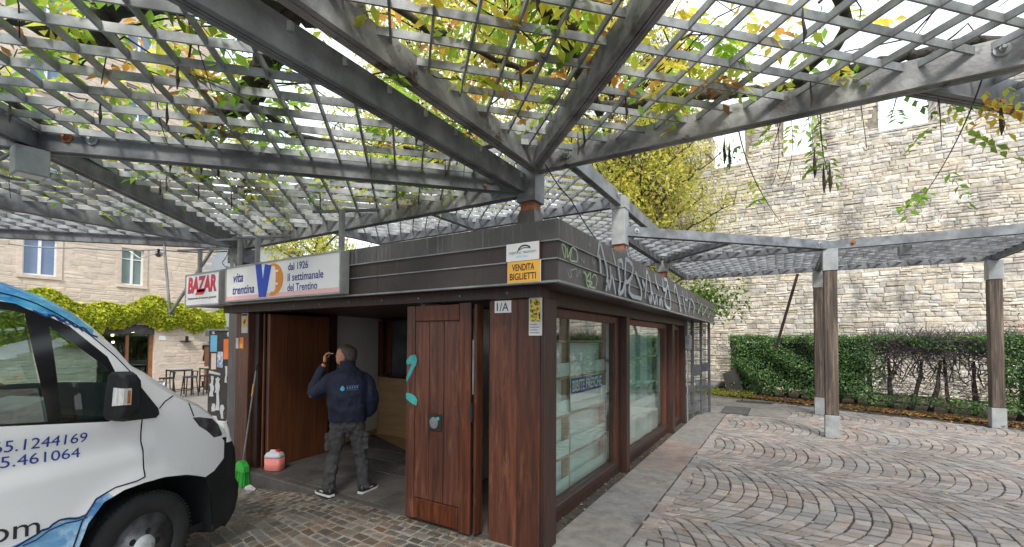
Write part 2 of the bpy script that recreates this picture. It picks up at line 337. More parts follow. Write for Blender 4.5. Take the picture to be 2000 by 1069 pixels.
plaza = MB().box(-1.2, 13, -1.2, 15.4, -.028, -.017).build('plaza_pavement', JOINTD); tag(plaza, kind='structure')
def vis(x, y):      # rough visibility: in front of the camera and inside the field of view
    d = -math.sin(yaw)*x+math.cos(yaw)*y; l = math.cos(yaw)*x+math.sin(yaw)*y
    return d > .5 and abs(l/d) < 1.25 and (1.8/d)*864+665 < 1110
stones.sort(key=lambda s: s[0]); rest = MB(); k = 0
for d, q, _ in stones:
    cx, cy = q[0]; tt = random.random()
    if k < 290 and vis(cx, cy):
        k += 1; sett(MB(), q, 0, tint=tt).build('paving_stone', PORPH, plaza)
    else: rest = sett(rest, q, 0, tint=tt) or rest
o = rest.build('paving_stone_field', PORPH, plaza); o['kind'] = 'stuff'
# edge row along the slabs
er = MB(); y = 3.0
while y < 12.1:
    L = random.uniform(.1, .17); q = shrink([(-1.185, y), (-1.06, y), (-1.06, y+L), (-1.185, y+L)], .006); sett(er, q, .003); y += L
o = er.build('edge_row', PORPH, plaza); o['kind'] = 'stuff'

# street in front of the kiosk: hand-laid rows of worn setts with sandy joints
street = MB(); sx = [-9.5+.25*i for i in range(0, 40)]; sy = [-1.6+.25*i for i in range(0, 21)]
n2 = len(sy); street.add([(x, min(y, 3.36), zs(x, y)-.007) for x in sx for y in sy], [(i*n2+j, (i+1)*n2+j, (i+1)*n2+j+1, i*n2+j+1) for i in range(len(sx)-1) for j in range(n2-1) if not (sx[i] > -1.4 and sy[j] > 5)], 0)
street = street.build('street_pavement', JOINTL); tag(street, kind='structure')
ss = []; yy = 3.33; row = 0
while yy > -1.4:
    w = random.uniform(.088, .112); x = -8.8+random.uniform(0, .1)
    while x < .1:
        L = random.uniform(.10, .175)
        wav = lambda X: .12*math.sin(X*.9+.4)*sm((3.33-yy)/1.2)+.05*math.sin(X*2.3)*sm((3.3-yy)/1.2)
        q = [(x, yy-w+wav(x)), (x+L, yy-w+wav(x+L)), (x+L, yy+wav(x+L)), (x, yy+wav(x))]
        q = [(a+random.uniform(-.009, .009), b+random.uniform(-.008, .008)) for a, b in q]
        if min(p[1] for p in q) < 3.34 and not (x > -1.0): ss.append((math.hypot(x, yy), shrink(q, random.uniform(.011, .019))))
        x += L
    yy -= w; row += 1
ss.sort(key=lambda s: s[0]); k = 0; rest = MB()
for d, q in ss:
    cx, cy = q[0]; z = zs(cx, cy)
    if k < 290 and vis(cx, cy) and cy > 1.3: k += 1; sett(MB(), q, z, th=.02, b=.006).build('paving_stone', PORPH2, street)
    else: sett(rest, q, z, th=.02, b=.006)
o = rest.build('paving_stone_field', PORPH2, street); o['kind'] = 'stuff'

# slabs along the window side
SLABR = mat('reddish_stone_slab', (.27, .20, .165), (.18, .135, .115), scale=5, rough=.75, bump=.2, bscale=60, c3=(.2, .19, .18), s3=2, tint=.1)
gut = tag(MB().box(-1.96, -1.785, 3.6, 12.2, -.028, -.006).build('gutter', JOINTD), kind='structure')
slabs = MB().box(-1.784, -1.19, 3.3, 12.2, -.03, -.012).build('slab_path', JOINTD); tag(slabs, kind='structure')
y = 3.15; lens = [1.25, 1.05, .95, 1.1, .85, 1.2, 1.1, .9, 1.1]
for i, L in enumerate(lens):
    y1 = min(y+L, 12.15)
    sett(MB(), [(-1.79, y+.005), (-1.2, y+.005), (-1.2, y1-.005), (-1.79, y1-.005)], .012, th=.04, b=.006, tint=(.55, .35, .5, .7, .9, .3, .6, .5, .4)[i]).build('slab', SLABR if i in (3, 4) else SLABM, slabs); y = y1
for q, t in (([(-1.79, 2.5), (-1.02, 2.42), (-1.0, 3.14), (-1.79, 3.14)], .6), ([(-1.18, 3.16), (-.95, 3.16), (-.95, 3.9), (-1.18, 4.05)], .75)):
    sett(MB(), q, .014, th=.04, b=.006, tint=t).build('slab', SLABM, slabs)
# pit and rim slabs beyond the path
rim = MB().box(-2.6, 1.0, 13.6, 14.6, -.02, .012).box(-.72, .1, 12.25, 13.58, -.02, .010).box(-2.6, -1.35, 12.25, 13.58, -.02, .004).build('rim_slabs', SLABM); tag(rim, kind='structure')
pit = MB().box(-1.33, -.74, 12.45, 13.55, -.027, .006).build('drain_cover', mat('dark_grey_cover', (.12, .115, .11), (.08, .078, .075), rough=.8)); tag(pit, 'dark grey pit cover in the pale slabs beyond the slab path', 'drain cover')
# planting strip
bed = MB(); bed.add([(-3.2, 17.0, .02), (7.5, 12.4, .02), (14, 9.6, .02), (14, 19, .03), (-3.2, 19, .03)], [(0, 1, 2, 3, 4)], 0)
bed = bed.build('planting_bed', SOIL); tag(bed, kind='structure')

# ================================================================ STONE WALL with crenels
def rubble(name, parent, x0, x1, z0, z1, place, inside, mats, hmin=.09, hmax=.2, lmin=.16, lmax=.55, dep=.045, nind=300, near=None, gap=.012, bev=.02, irr=.02):
    st = []; z = z0
    while z < z1:
        h = random.uniform(hmin, hmax); x = x0+random.uniform(-.2, 0)
        while x < x1:
            L = random.uniform(lmin, lmax)*(1.25 if h > .15 else 1)
            parts = [(z, z+h)]
            if h > .16 and random.random() < .35: m_ = z+h*random.uniform(.4, .6); parts = [(z, m_), (m_, z+h)]
            for a, b in parts:
                if all(inside(x+L*q_, (a+b)/2) for q_ in (.06, .3, .5, .7, .94)): st.append((x, x+L, a, b))
            x += L
        z += h
    if near: st.sort(key=lambda s: near((s[0]+s[1])/2, (s[2]+s[3])/2))
    rest = MB(); big = 0
    for i, (a, b, c, d) in enumerate(st):
        mb = MB() if i < nind else rest; j = lambda s_: random.uniform(-s_, s_)
        e = random.uniform(.012, dep); bv = min(bev, (d-c)*.22)
        o_ = [(a+gap/2+j(.014), c+gap/2+j(irr)), (b-gap/2+j(.014), c+gap/2+j(irr)), (b-gap/2+j(.014), d-gap/2+j(irr)), (a+gap/2+j(.014), d-gap/2+j(irr))]
        cx, cz = (a+b)/2, (c+d)/2
        i_ = [(p[0]+(bv if p[0] < cx else -bv)*random.uniform(.6, 1.6), p[1]+(bv if p[1] < cz else -bv)*random.uniform(.5, 1.3)) for p in o_]
        ee = [e*random.uniform(.65, 1.2) for _ in range(4)]
        vs = [place(p[0], p[1], -.02) for p in o_]+[place(p[0], p[1], e*.35) for p in o_]+[place(p[0], p[1], q) for p, q in zip(i_, ee)]+[place(cx+j(.03), cz+j(.015), e*1.15)]
        mb.add(vs, [(0,1,5,4),(1,2,6,5),(2,3,7,6),(3,0,4,7),(4,5,9,8),(5,6,10,9),(6,7,11,10),(7,4,8,11),(8,9,12),(9,10,12),(10,11,12),(11,8,12)], 0)
        if i < nind: mb.build('stone', mats, parent)
    if rest.f: o = rest.build('stone_field', mats, parent); o['kind'] = 'stuff'
WY = 19.0
gaps = [(-5.6, -4.6, 8.7), (-2.31, -1.11, 8.62), (.12, 1.05, 8.62), (2.84, 4.3, 8.88), (6.6, 7.9, 9.0), (10.2, 11.4, 9.1)]
wall = thing('stone_wall', 'tall pale limestone rubble wall with square crenels along its top behind the hedge', 'wall', (3, WY, 0))
core = MB(); cuts = sorted([-9, 15]+[c for g_ in gaps for c in g_[:2]]); WTOP = 10.1
for a, b in zip(cuts, cuts[1:]):
    gp = [g_ for g_ in gaps if g_[0] == a]; core.box(a, b, WY+.001*len(gp), WY+.9, -.1, gp[0][2]-.02 if gp else WTOP-.02)
core.build('wall_core', MORTAR, wall)
def inwall(x, z):
    for a, b, t in gaps:
        if a < x < b: return z < t-.05
    return -9 < x < 15 and z < WTOP
rubble('stone', wall, -9, 15, -.02, WTOP, lambda x, z, e: (x+.02*math.sin(z*9+x), WY-e, z+.012*math.sin(x*1.9+z*1.8)+.012*math.sin(x*4.7+z*3.1)+.009*math.sin(x*11+z*5)), inwall, LIME, hmin=.075, hmax=.19, lmin=.11, lmax=.42, gap=.006, dep=.038, bev=.018, irr=.013,
       near=lambda x, z: abs(x-3.5)+(abs(z-4)*.9 if z > 2 else 3+abs(z-4)))
# crenel reveals
rv = MB()
for a, b, t in gaps:
    z = t
    rv.box(a-.02, b+.02, WY-.03, WY+.93, t-.06, t)
    while z < WTOP-.1:
        h = random.uniform(.1, .2)
        for s_, xx in ((1, a), (-1, b)):
            e = random.uniform(.0, .03); rv.box(min(xx, xx+s_*e)-.005, max(xx, xx+s_*e)+.005, WY-.02-random.random()*.03, WY+.9, z+.008, z+h-.006)
        z += h
o = rv.build('crenel_stones', LIME, wall); o['kind'] = 'stuff'
rebase(wall)

# ================================================================ BUILDINGS on the left
FX = -23.0
bd = thing('bar_building', 'pink rough stone building with a bar on its ground floor behind the van', 'building', (FX, 6, -.6))
wins = [(4.31, 5.19, 4.06, 5.55), (7.06, 7.8, 4.0, 5.5), (1.0, 1.9, 4.06, 5.5)]
for z in (7.4, 10.9, 13.5):
    wins += [(1.2, 2.1, z, z+1.45), (4.3, 5.2, z, z+1.45), (7.05, 7.9, z, z+1.45)]
door = (6.4, 8.26, -.6, 2.35)
wl = MB(); yb = sorted({-14, 10.08}|{w[0] for w in wins}|{w[1] for w in wins}|{door[0], door[1]}); zb = sorted({-.9, 16.5}|{w[2] for w in wins}|{w[3] for w in wins}|{door[3]})
for a, b in zip(yb, yb[1:]):
    for c, d in zip(zb, zb[1:]):
        m_ = ((a+b)/2, (c+d)/2)
        if any(w[0] < m_[0] < w[1] and w[2] < m_[1] < w[3] for w in wins) or (door[0] < m_[0] < door[1] and m_[1] < door[3]): continue
        wl.box(FX-.5, FX, a, b, c, d, 0, .5)
wl.box(-33, FX-.5, 9.6, 10.08, -.9, 16.5, 0, .5)
wl.build('wall', RENDER, bd)
def inb(y, z):
    if any(w[0]-.12 < y < w[1]+.12 and w[2]-.12 < z < w[3]+.1 for w in wins): return False
    return not (door[0]-.1 < y < door[1]+.1 and z < door[3]+.1)
rubble('s', bd, -2.5, 10.05, -.6, 16.4, lambda x, z, e: (FX+e*.5, x, z), inb, RENDER, hmin=.12, hmax=.26, lmin=.2, lmax=.6, dep=.026, nind=0, gap=.008, bev=.03)
WINGL = mat('window_pane_blue', (.16, .22, .34), (.10, .15, .26), scale=.8, rough=.08)
WINGR = mat('window_pane_green', (.20, .27, .26), (.12, .17, .165), scale=.8, rough=.08)
for i, (a, b, c, d) in enumerate(wins):
    mb = MB(); t = .05
    mb.box(FX-.16, FX-.08, a, a+t, c, d); mb.box(FX-.16, FX-.08, b-t, b, c, d); mb.box(FX-.16, FX-.08, a+t, b-t, c, c+t); mb.box(FX-.16, FX-.08, a+t, b-t, d-t, d); mb.box(FX-.16, FX-.07, (a+b)/2-.04, (a+b)/2+.04, c+t, d-t)
    if i == 1: mb.box(FX-.155, FX-.09, a+t, (a+b)/2-.04, 5.05, 5.09); mb.box(FX-.155, FX-.09, (a+b)/2+.04, b-t, 5.05, 5.09)
    w = mb.build('window', WHITE, bd); MB().box(FX-.135, FX-.12, a+t, b-t, c+t, d-t).build('pane', WINGR if i == 1 else WINGL, w)
    MB().box(FX-.08, FX+.07, a-.14, b+.14, c-.12, c-.005).build('sill', RENDER, w); MB().box(FX-.08, FX+.035, a-.14, a-.002, c, d+.13).box(FX-.08, FX+.035, b+.002, b+.14, c, d+.13).box(FX-.08, FX+.035, a-.002, b+.002, d+.002, d+.13).build('surround', RENDER, w)
dr = MB(); a, b, c, d = door
dr.box(FX-.3, FX-.2, a, a+.1, c, d-.4); dr.box(FX-.3, FX-.15, b-.12, b, c, d-.4); dr.box(FX-.3, FX-.2, 7.35, 7.45, c, d-.4); dr.box(FX-.3, FX-.2, a, b, c, c+.12)
dr = dr.build('door', mat('bar_door_wood', (.3, .12, .05), (.2, .08, .03), scale=4, rough=.5), bd)
MB().box(FX-.26, FX-.25, a+.1, b-.12, c+.12, d-.4).build('pane', CARGLASS, dr)
rb = MB()
for i in range(5): rb.box(FX-.22+.006*(i % 2), FX-.06, a, b, d-.38+i*.07, d-.315+i*.07)
rb.build('roller_shutter', mat('shutter_grey', (.10, .10, .10), (.05, .05, .05), scale=6, rough=.6), bd)
inr = MB(); inr.box(FX-3.4, FX-3.3, a-1.5, b+.9, c, 2.6); inr.box(FX-3.3, FX-.52, a-1.6, a-1.5, c, 2.6); inr.box(FX-3.3, FX-.52, b+.9, b+1.0, c, 2.6); inr.box(FX-3.3, FX-.52, a-1.5, b+.9, 2.5, 2.6); inr.box(FX-3.3, FX-.52, a-1.5, b+.9, c-.1, c)
inr.build('bar_interior', mat('bar_inside_brown', (.10, .05, .03), (.045, .025, .018), scale=3, rough=.6), bd)
sh = MB()
for z in (.5, 1.0, 1.5): sh.box(FX-3.28, FX-2.9, a-1, b+.8, z, z+.04)
for i in range(26): yy = a-.9+i*.13; sh.tube([(FX-3.05, yy, random.choice((.54, 1.04, 1.54))+dz) for dz in (0, .2, .22, .3)], [.035, .035, .014, .014], 6)
sh.build('bottle_shelf', mat('shelf_glassware', (.22, .18, .13), (.06, .05, .045), scale=9, rough=.3), bd)
lampE = emis('warm_bulb', (1, .62, .28), 9)
for (y_, z_) in ((6.95, 2.12), (7.3, 1.92), (7.33, 1.62), (8.0, 2.05)):
    l = MB(); l.tube([(FX-1.5, y_, z_-.04), (FX-1.5, y_, z_+.04)], .05, 10); l.build('ceiling_lamp', lampE, bd)
MB().box(FX, FX+.02, 8.42, 8.66, 1.72, 1.9).build('number_plate', WHITE, bd)
MB().box(FX, FX+.03, 9.4, 9.52, 1.62, 1.9).box(FX, FX+.25, 9.2, 9.6, 1.66, 1.70).build('wall_bracket', BLACK, bd)
rebase(bd)
b2 = thing('white_building', 'plain white building with grey base in the gap left of the kiosk', 'building', (-29, 15, -.7))
MB().box(-36, -28, 11.2, 18, 2.5, 7.6).build('upper_wall', flat('pale_bluish_render', (.62, .65, .7), .8), b2)
MB().box(-36, -28.02, 11.2, 18, -1, 2.5).build('base_wall', flat('grey_base_render', (.22, .22, .23), .8), b2)
MB().box(-36.3, -27.7, 11.0, 18.3, 7.6, 7.8).build('roof', flat('roof_grey', (.25, .24, .24), .8), b2)
m_ = MB()
for i in range(3): m_.box(-28, -27.96, 12.6+1.8*i, 13.5+1.8*i, 4.2, 5.6)
m_.build('window', WINGL, b2); rebase(b2)
hs = thing('brown_shed', 'dark brown timber hut beside the corner of the pink building', 'shed', (-21.5, 10.9, -.6))
MB().box(-23.4, -22.4, 10.2, 11.2, -.7, 1.5).build('wall', mat('hut_brown', (.17, .075, .035), (.09, .04, .02), scale=3, rough=.7, stretch=(1, 6, 1)), hs)
MB().box(-23.5, -22.2, 10.12, 11.3, 1.5, 1.58).build('roof', flat('hut_roof', (.2, .2, .2)), hs); rebase(hs)

# bar tables and stools (black steel)
def table(x, y, lab):
    t = thing('bar_table', lab, 'table', (x, y, zs(x, y)), 'tall tables outside the bar'); z = zs(x, y); 
    MB().box(x-.35, x+.35, y-.35, y+.35, z+1.06, z+1.1).build('table_top', flat('pale_table_top', (.4, .38, .35)), t)
    for i in (-1, 1):
        for j in (-1, 1): MB().box(x+i*.32-.02, x+i*.32+.02, y+j*.32-.02, y+j*.32+.02, z, z+1.058).build('leg', BLACK, t)
    fr = MB()
    for i in (-1, 1): fr.box(x+i*.32-.018, x+i*.32+.018, y-.34, y+.34, z+1.0, z+1.055); MB().box(x+i*.32-.018, x+i*.32+.018, y-.3, y+.3, z+.2, z+.23).build('foot_rail', BLACK, t); fr.box(x-.301, x+.301, y+i*.32-.017, y+i*.32+.017, z+1.001, z+1.054)
    fr.build('frame', BLACK, t); rebase(t)
def stool(x, y, seat, lab):
    z = zs(x, y); t = thing('bar_stool', lab, 'stool', (x, y, z), 'stools outside the bar')
    MB().box(x-.19, x+.19, y-.19, y+.19, z+.74, z+.79).build('seat', seat, t)
    for i in (-1, 1):
        for j in (-1, 1): MB().beam((x+i*.22, y+j*.22, z), (x+i*.16, y+j*.16, z+.74), .03, .03).build('leg', BLACK, t)
    b = MB()
    for i in (-1, 1): MB().beam((x+i*.2, y-.2, z+.28), (x+i*.2, y+.2, z+.28), .025, .025).build('foot_rail', BLACK, t); MB().beam((x-.2, y+i*.2, z+.33), (x+.2, y+i*.2, z+.33), .025, .025).build('foot_rail', BLACK, t)
    b.beam((x-.18, y+.17, z+.74), (x-.2, y+.19, z+1.0), .03, .03); b.beam((x+.18, y+.17, z+.74), (x+.2, y+.19, z+1.0), .03, .03); b.beam((x-.2, y+.19, z+.99), (x+.2, y+.19, z+.99), .05, .03)
    b.build('back_rail', BLACK, t); rebase(t)
NAVY = flat('navy_cushion', (.03, .035, .07))
table(-21.0, 8.4, 'black tall bar table standing nearer the bar doorway'); table(-21.2, 9.7, 'black tall bar table beside the brown hut')
stool(-20.4, 7.75, BLACK, 'black bar stool leftmost, nearest the steel bucket'); stool(-20.3, 8.5, NAVY, 'black bar stool with navy cushion in front of the left bar table')
stool(-20.5, 9.2, BLACK, 'black bar stool standing between the two bar tables'); stool(-20.4, 9.95, BLACK, 'black bar stool beside the brown hut')
bk = thing('steel_bucket', 'round steel wine bucket standing on the street by the bar stools', 'bucket', (-19.3, 7.1, zs(-19.3, 7.1)))
z = zs(-19.3, 7.1); MB().tube([(-19.3, 7.1, z), (-19.3, 7.1, z+.5), (-19.3, 7.1, z+.72)], [.1, .13, .2], 16).build('bucket_body', CHROME, bk, smooth=True)
MB().tube([(-19.3, 7.1, z+.72), (-19.3, 7.1, z+.75)], .215, 16).build('rim', CHROME, bk); rebase(bk)
# yellow-green climber over the bar
cl = thing('wall_climber', 'yellow green climbing vine spread along the wall above the bar door', 'climbing plant', (-22.8, 8, 2.4))
n = 15000; y = rng.uniform(3.6, 10.9, n); t_ = rng.random(n)
top = 3.35+.22*np.sin(y*1.7)+.12*np.sin(y*4.1); bot = np.where(y < 6.5, 1.7+.2*np.sin(y*3), np.where(y > 8.6, 2.25+.12*np.sin(y*5), 2.38+.15*np.sin(y*4.3)))
z = bot+(top-bot)*t_**.9; dep = .42*np.sin(np.pi*np.clip((z-bot)/(top-bot), .08, .97))**.7*(.75+.25*np.sin(y*6+z*5))
P = np.stack([FX+.02+dep*rng.uniform(.5, 1, n)**.5, y, z], 1); D = rdir(n)*.6+np.array([.5, 0, -.55]); Nn = rdir(n)*.5+np.array([.9, 0, .7])
leaves('leaves', P, D, Nn, rng.uniform(.1, .2, n), rng.uniform(.07, .13, n), pal([(.62, .66, .07), (.74, .70, .08), (.42, .52, .06), (.24, .36, .04), (.74, .56, .07)], [4, 3, 3, 1.6, .6], n), LEAF, cl)
st = MB()
for k in range(6): st.tube([(FX+.06, 4.2+k*1.1, 2.3), (FX+.1, 4.7+k*1.1, 2.8), (FX+.08, 5.6+k*1.1, 2.9)], .02, 5)
st.build('stem', TWIG, cl); rebase(cl)
SLABD = mat('dark_floor_stone', (.135, .12, .11), (.08, .072, .067), scale=4, rough=.7, bump=.3, bscale=40, c3=(.05, .045, .042), s3=2.2, pos3=(.56, .7), tint=.2)
# ================================================================ KIOSK
K = thing('kiosk', 'dark wooden kiosk with grey metal fascia, open doors and shop windows', 'kiosk', (-4.2, 5.5, 0))
def kp(name, mb, m, **k): return mb.build(name, m, K, **k)
RX0, RX1, RY0, RY1 = -7.45, -1.45, 3.05, 12.3
kp('roof', MB().box(RX0+.03, RX1-.03, RY0+.03, RY1-.03, 2.30, 2.70), FASC)
tiers = [(2.575, 2.735, 0.0), (2.435, 2.572, .014), (2.265, 2.432, .022)]
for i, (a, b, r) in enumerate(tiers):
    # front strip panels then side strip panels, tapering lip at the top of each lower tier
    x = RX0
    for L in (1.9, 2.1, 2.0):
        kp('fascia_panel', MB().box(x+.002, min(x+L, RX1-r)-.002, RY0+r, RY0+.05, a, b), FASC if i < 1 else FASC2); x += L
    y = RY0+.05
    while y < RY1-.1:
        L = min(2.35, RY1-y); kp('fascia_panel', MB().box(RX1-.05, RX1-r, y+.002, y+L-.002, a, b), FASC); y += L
lip = MB()
for z, r in ((2.572, .0), (2.432, .012)): lip.box(RX0, RX1-r+.003, RY0+r-.004, RY0+.01, z-.004, z+.006); lip.box(RX1-.01, RX1-r+.004, RY0+.01, RY1, z-.004, z+.006)
lip.box(RX0, RX1+.002, RY0-.002, RY0+.05, 2.248, 2.263); lip.box(RX1-.05, RX1+.002, RY0+.05, RY1, 2.248, 2.263)
kp('drip_edge', lip, LIP)
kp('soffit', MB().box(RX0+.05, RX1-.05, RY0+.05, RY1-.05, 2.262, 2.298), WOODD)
# lintels
kp('lintel', MB().box(-6.85, -1.72, 3.27, 3.45, 2.165, 2.261), WOODD)
kp('lintel', MB().box(-1.98, -1.83, 3.62, 10.55, 2.13, 2.26), WOODD)
bo = MB()
for i in range(9): xx = -6.2+i*.52; bo.tube([(xx, 3.275, 2.21), (xx, 3.262, 2.21)], .009, 8)
kp('bolt_heads', bo, LIP)
# corner post and the fixed board with the house number
kp('corner_post', MB().box(-1.985, -1.76, 3.345, 3.60, -.02, 2.164), WOOD, bevel=.006)
kp('corner_post_board', MB().box(-1.758, -1.715, 3.35, 3.585, -.02, 2.164), WOODD, bevel=.005)
kp('board', MB().box(-2.285, -1.99, 3.355, 3.40, -.01, 2.164), WOOD, bevel=.005)
kp('jamb', MB().box(-2.36, -2.325, 3.46, 3.60, 0, 2.16), WOODD)
# right door leaf, folded half open in front of the opening
D = MB(); dx0, dx1, dy = -3.25, -2.44, 3.28
door = kp('door', MB().box(dx0+.01, dx1-.01, dy+.022, dy+.05, .02, 2.13), WOODD)
def dpart(name, x0, x1, z0, z1, m=WOOD, y=0): MB().box(x0+.004, x1-.004, dy-y, dy+.025, z0+.004, z1-.004).build(name, m, door, bevel=.004)
dpart('stile', dx0, dx0+.115, .03, 2.14); dpart('stile', dx1-.14, dx1, .02, 2.15)
dpart('rail', dx0+.115, dx1-.14, 1.98, 2.14); dpart('rail', dx0+.115, dx1-.14, .04, .24)
bw = (dx1-.14-dx0-.115)/3
for i in range(3): dpart('board', dx0+.115+i*bw, dx0+.115+(i+1)*bw, .24, 1.98, y=-.006)
# inner shutter edge seen in the gap
dl = kp('shutter_edge', MB().box(-2.415, -2.385, 3.30, 3.40, .03, 2.13), WOOD)
MB().box(-2.426, -2.418, 3.29, 3.305, 1.30, 1.80).build('pale_seal', LIP, dl); MB().box(-2.434, -2.41, 3.262, 3.29, 1.05, 1.22).build('handle', BLACK, dl)
kp('gap_shade_sheet', MB().box(-2.38, -2.29, 3.50, 3.53, 0, 2.16), DARK)  # near-black sheet painted in for the shade of the gap
# left front post and its neighbour
kp('left_post', MB().box(-6.69, -6.37, 3.37, 3.62, -.22, 2.164), WOOD, bevel=.006)
kp('jamb', MB().box(-6.365, -6.24, 3.44, 3.66, -.02, 2.16), WOODD, bevel=.004)
# left door leaf opened inwards, seen from its inner side
ld = kp('door', MB().obox((-6.17, 4.02, 1.08), (-.055, .515, 0), (.018, .002, 0), (0, 0, 1.07)), WOODD)
for i in range(4):
    t0 = -1+i*.5; c = Vector((-6.145, 4.02, 1.08))+Vector((-.055, .515, 0))*(t0+.25); MB().obox(c, Vector((-.055, .515, 0))*.246, (.012, .0013, 0), (0, 0, 1.065)).build('board', DOORIN, ld, bevel=.003)
c = Vector((-6.12, 3.72, 1.17)); MB().obox(c, (-.022, .2, 0), (.012, .001, 0), (0, 0, .022)).obox(c+Vector((.01, -.17, 0)), (-.003, .02, 0), (.015, .001, 0), (0, 0, .035)).build('bolt', BLACK, ld)
MB().box(-6.19, -6.165, 3.48, 3.50, .0, 2.15).build('edge_strip', DOORIN, ld)
# interior
kp('floor', MB().box(-6.9, -1.98, 3.42, 10.5, -.25, -.02), SLABM)
y = 3.42
for r in range(5):
    x = -6.35-.3*(r % 2)
    while x < -2.4:
        x1 = min(x+.62, -2.3); y1 = y+.42
        sett(MB(), [(x+.003, y+.003), (x1-.003, y+.003), (x1-.003, y1-.003), (x+.003, y1-.003)], .004, th=.03, b=.003).build('floor_slab', SLABD, K); x += .62
    y += .42
kp('threshold', MB().box(-6.3, -2.3, 3.32, 3.418, -.24, .001), SLABD, bevel=.01)
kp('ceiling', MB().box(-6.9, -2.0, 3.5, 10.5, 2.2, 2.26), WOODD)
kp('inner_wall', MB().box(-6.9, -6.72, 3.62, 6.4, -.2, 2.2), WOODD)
kp('inner_post', MB().box(-6.42, -6.26, 4.60, 4.74, 0, 2.2), WOODD, bevel=.004)
wp = kp('white_panel', MB().obox((-6.56, 5.42, 1.12), (-.11, .56, 0), (.012, .003, 0), (0, 0, 1.08)), INWHITE)
MB().obox((-6.545, 5.42, .05), (-.11, .56, 0), (.02, .003, 0), (0, 0, .045)).obox((-6.62, 5.985, 1.1), (.012, .02, 0), (.012, 0, 0), (0, 0, 1.09)).build('trim', SHELFW, wp)
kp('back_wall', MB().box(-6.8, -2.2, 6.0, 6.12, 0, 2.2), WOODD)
kp('panel_low', MB().box(-6.62, -3.4, 5.955, 5.99, .12, 1.08), PLY); kp('skirting', MB().box(-6.62, -3.4, 5.93, 5.99, 0, .118), PLY)
kp('ply_floor_sheet', MB().add([(-6.68, 5.86, .010), (-4.6, 5.02, .010), (-3.4, 5.02, .010), (-3.4, 5.92, .010), (-6.68, 5.92, .010)], [(0, 1, 2, 3, 4)]), PLY)
wf = kp('inner_window_frame', MB().box(-6.62, -6.5, 5.93, 5.99, 1.09, 2.15).box(-6.38, -6.26, 5.93, 5.99, 1.09, 2.15).box(-6.5, -3.4, 5.93, 5.99, 1.09, 1.15), WOOD)
MB().box(-6.25, -3.4, 5.94, 5.96, 1.16, 2.15).build('pane', mat('dim_pane', (.10, .105, .11), (.05, .055, .06), scale=2, rough=.25), wf)
kp('partition', MB().box(-3.36, -3.3, 3.6, 5.95, 0, 2.2), INWHITE)
kp('tube_lamp', MB().tube([(-5.35, 5.6, 2.12), (-4.2, 5.6, 2.12)], .03, 10), flat('lamp_tube_off', (.5, .5, .5)))
kp('cable', MB().tube([(-6.5, 5.8, 1.33), (-5.9, 5.6, 1.40), (-5.4, 5.4, 1.47)], .006, 5).tube([(-6.3, 5.90, 1.10), (-5.2, 5.88, 1.11)], .02, 6), BLACK)

# shop windows along the right side
def shopwin(y0, y1, zb=.1, zt=2.125):
    fr = .09; w = MB()
    w.box(-2.03, -1.93, y0, y0+fr, zb, zt); w.box(-2.03, -1.93, y1-fr*1.5, y1, zb, zt); w.box(-2.03, -1.93, y0+fr, y1-fr*1.5, zt-fr, zt)
    w = kp('window_frame', w, WOOD, bevel=.006)
    MB().box(-2.035, -1.90, y0+fr, y1-fr*1.5, zb, zb+.075).build('window_sill', WOODD, w, bevel=.01)
    MB().box(-1.975, -1.965, y0+fr, y1-fr*1.5, zb+.078, zt-fr).build('pane', GLASS, w)
    MB().box(-2.03, -1.92, y0, y1, -.03, zb-.004).build('base_board', WOODD, w, bevel=.006)
for a, b in ((3.62, 6.02), (6.18, 9.02), (9.24, 10.28)): shopwin(a, b)
for a, b in ((6.03, 6.17), (9.04, 9.22), (10.3, 10.42)):
    kp('window_post', MB().box(-2.02, -1.82, a, b, -.02, 2.128), WOODD, bevel=.006)
# shelves behind the glass
sf = MB()
for z in (.085, .47, .935, 1.365, 1.775): sf.box(-2.20, -2.10, 3.66, 6.0, z, z+.028)
for yv in (3.68, 4.73, 5.96): sf.box(-2.20, -2.11, yv, yv+.04, .05, 2.1)
sf = kp('shelf_unit', sf, SHELFW)
for ya, yb_ in ((3.73, 4.725), (4.775, 5.955)):
    for z0_, z1_ in ((.115, .465), (.50, .93), (.965, 1.36), (1.395, 1.77)):
        MB().box(-2.215, -2.20, ya, yb_, z0_, z1_).build('back_panel', PLAST, sf)
        MB().box(-2.108, -2.102, ya, yb_, z0_, z0_+(z1_-z0_)*.40).build('front_pane', mat('frosted_pane', (.55, .66, .63), (.50, .61, .58), rough=.25), sf)
s2 = kp('back_board', MB().box(-2.24, -2.20, 6.1, 10.2, .05, 2.1), PLAST)
for z in (.5, 1.02, 1.5): MB().box(-2.195, -2.10, 6.2, 9.0, z, z+.025).build('shelf', mat('mint_shelf', (.48, .64, .61), rough=.5), s2)
for yv in (6.9, 7.8, 8.6): MB().box(-2.198, -2.12, yv, yv+.03, .05, 2.1).build('upright', mat('mint_shelf', (.48, .64, .61), rough=.5), s2)
MB().box(-2.09, -2.05, 6.3, 8.6, .52, .80).build('white_tray', WHITE, s2)
sg = tag(MB().box(-2.085, -2.075, 4.71, 5.76, 1.08, 1.365).build('drinks_sign', [WHITE]), 'white and blue BIBITE FRESCHE sign standing on a shelf behind the first shop window', 'sign')
MB().box(-2.0745, -2.073, 4.715, 5.755, 1.175, 1.36).build('blue_band', BLUEP, sg)
text('lettering', 'BIBITE FRESCHE', (-2.072, 4.75, 1.20), (0, 1, 0), (0, 0, 1), .97, .135, WHITE, sg, bold=.02, lift=.001)
kp('inner_back', MB().box(-3.3, -3.24, 6.12, 10.5, 0, 2.2), INWHITE); kp('end_wall', MB().box(-6.9, -1.98, 10.44, 10.5, 0, 2.262), WOODD)
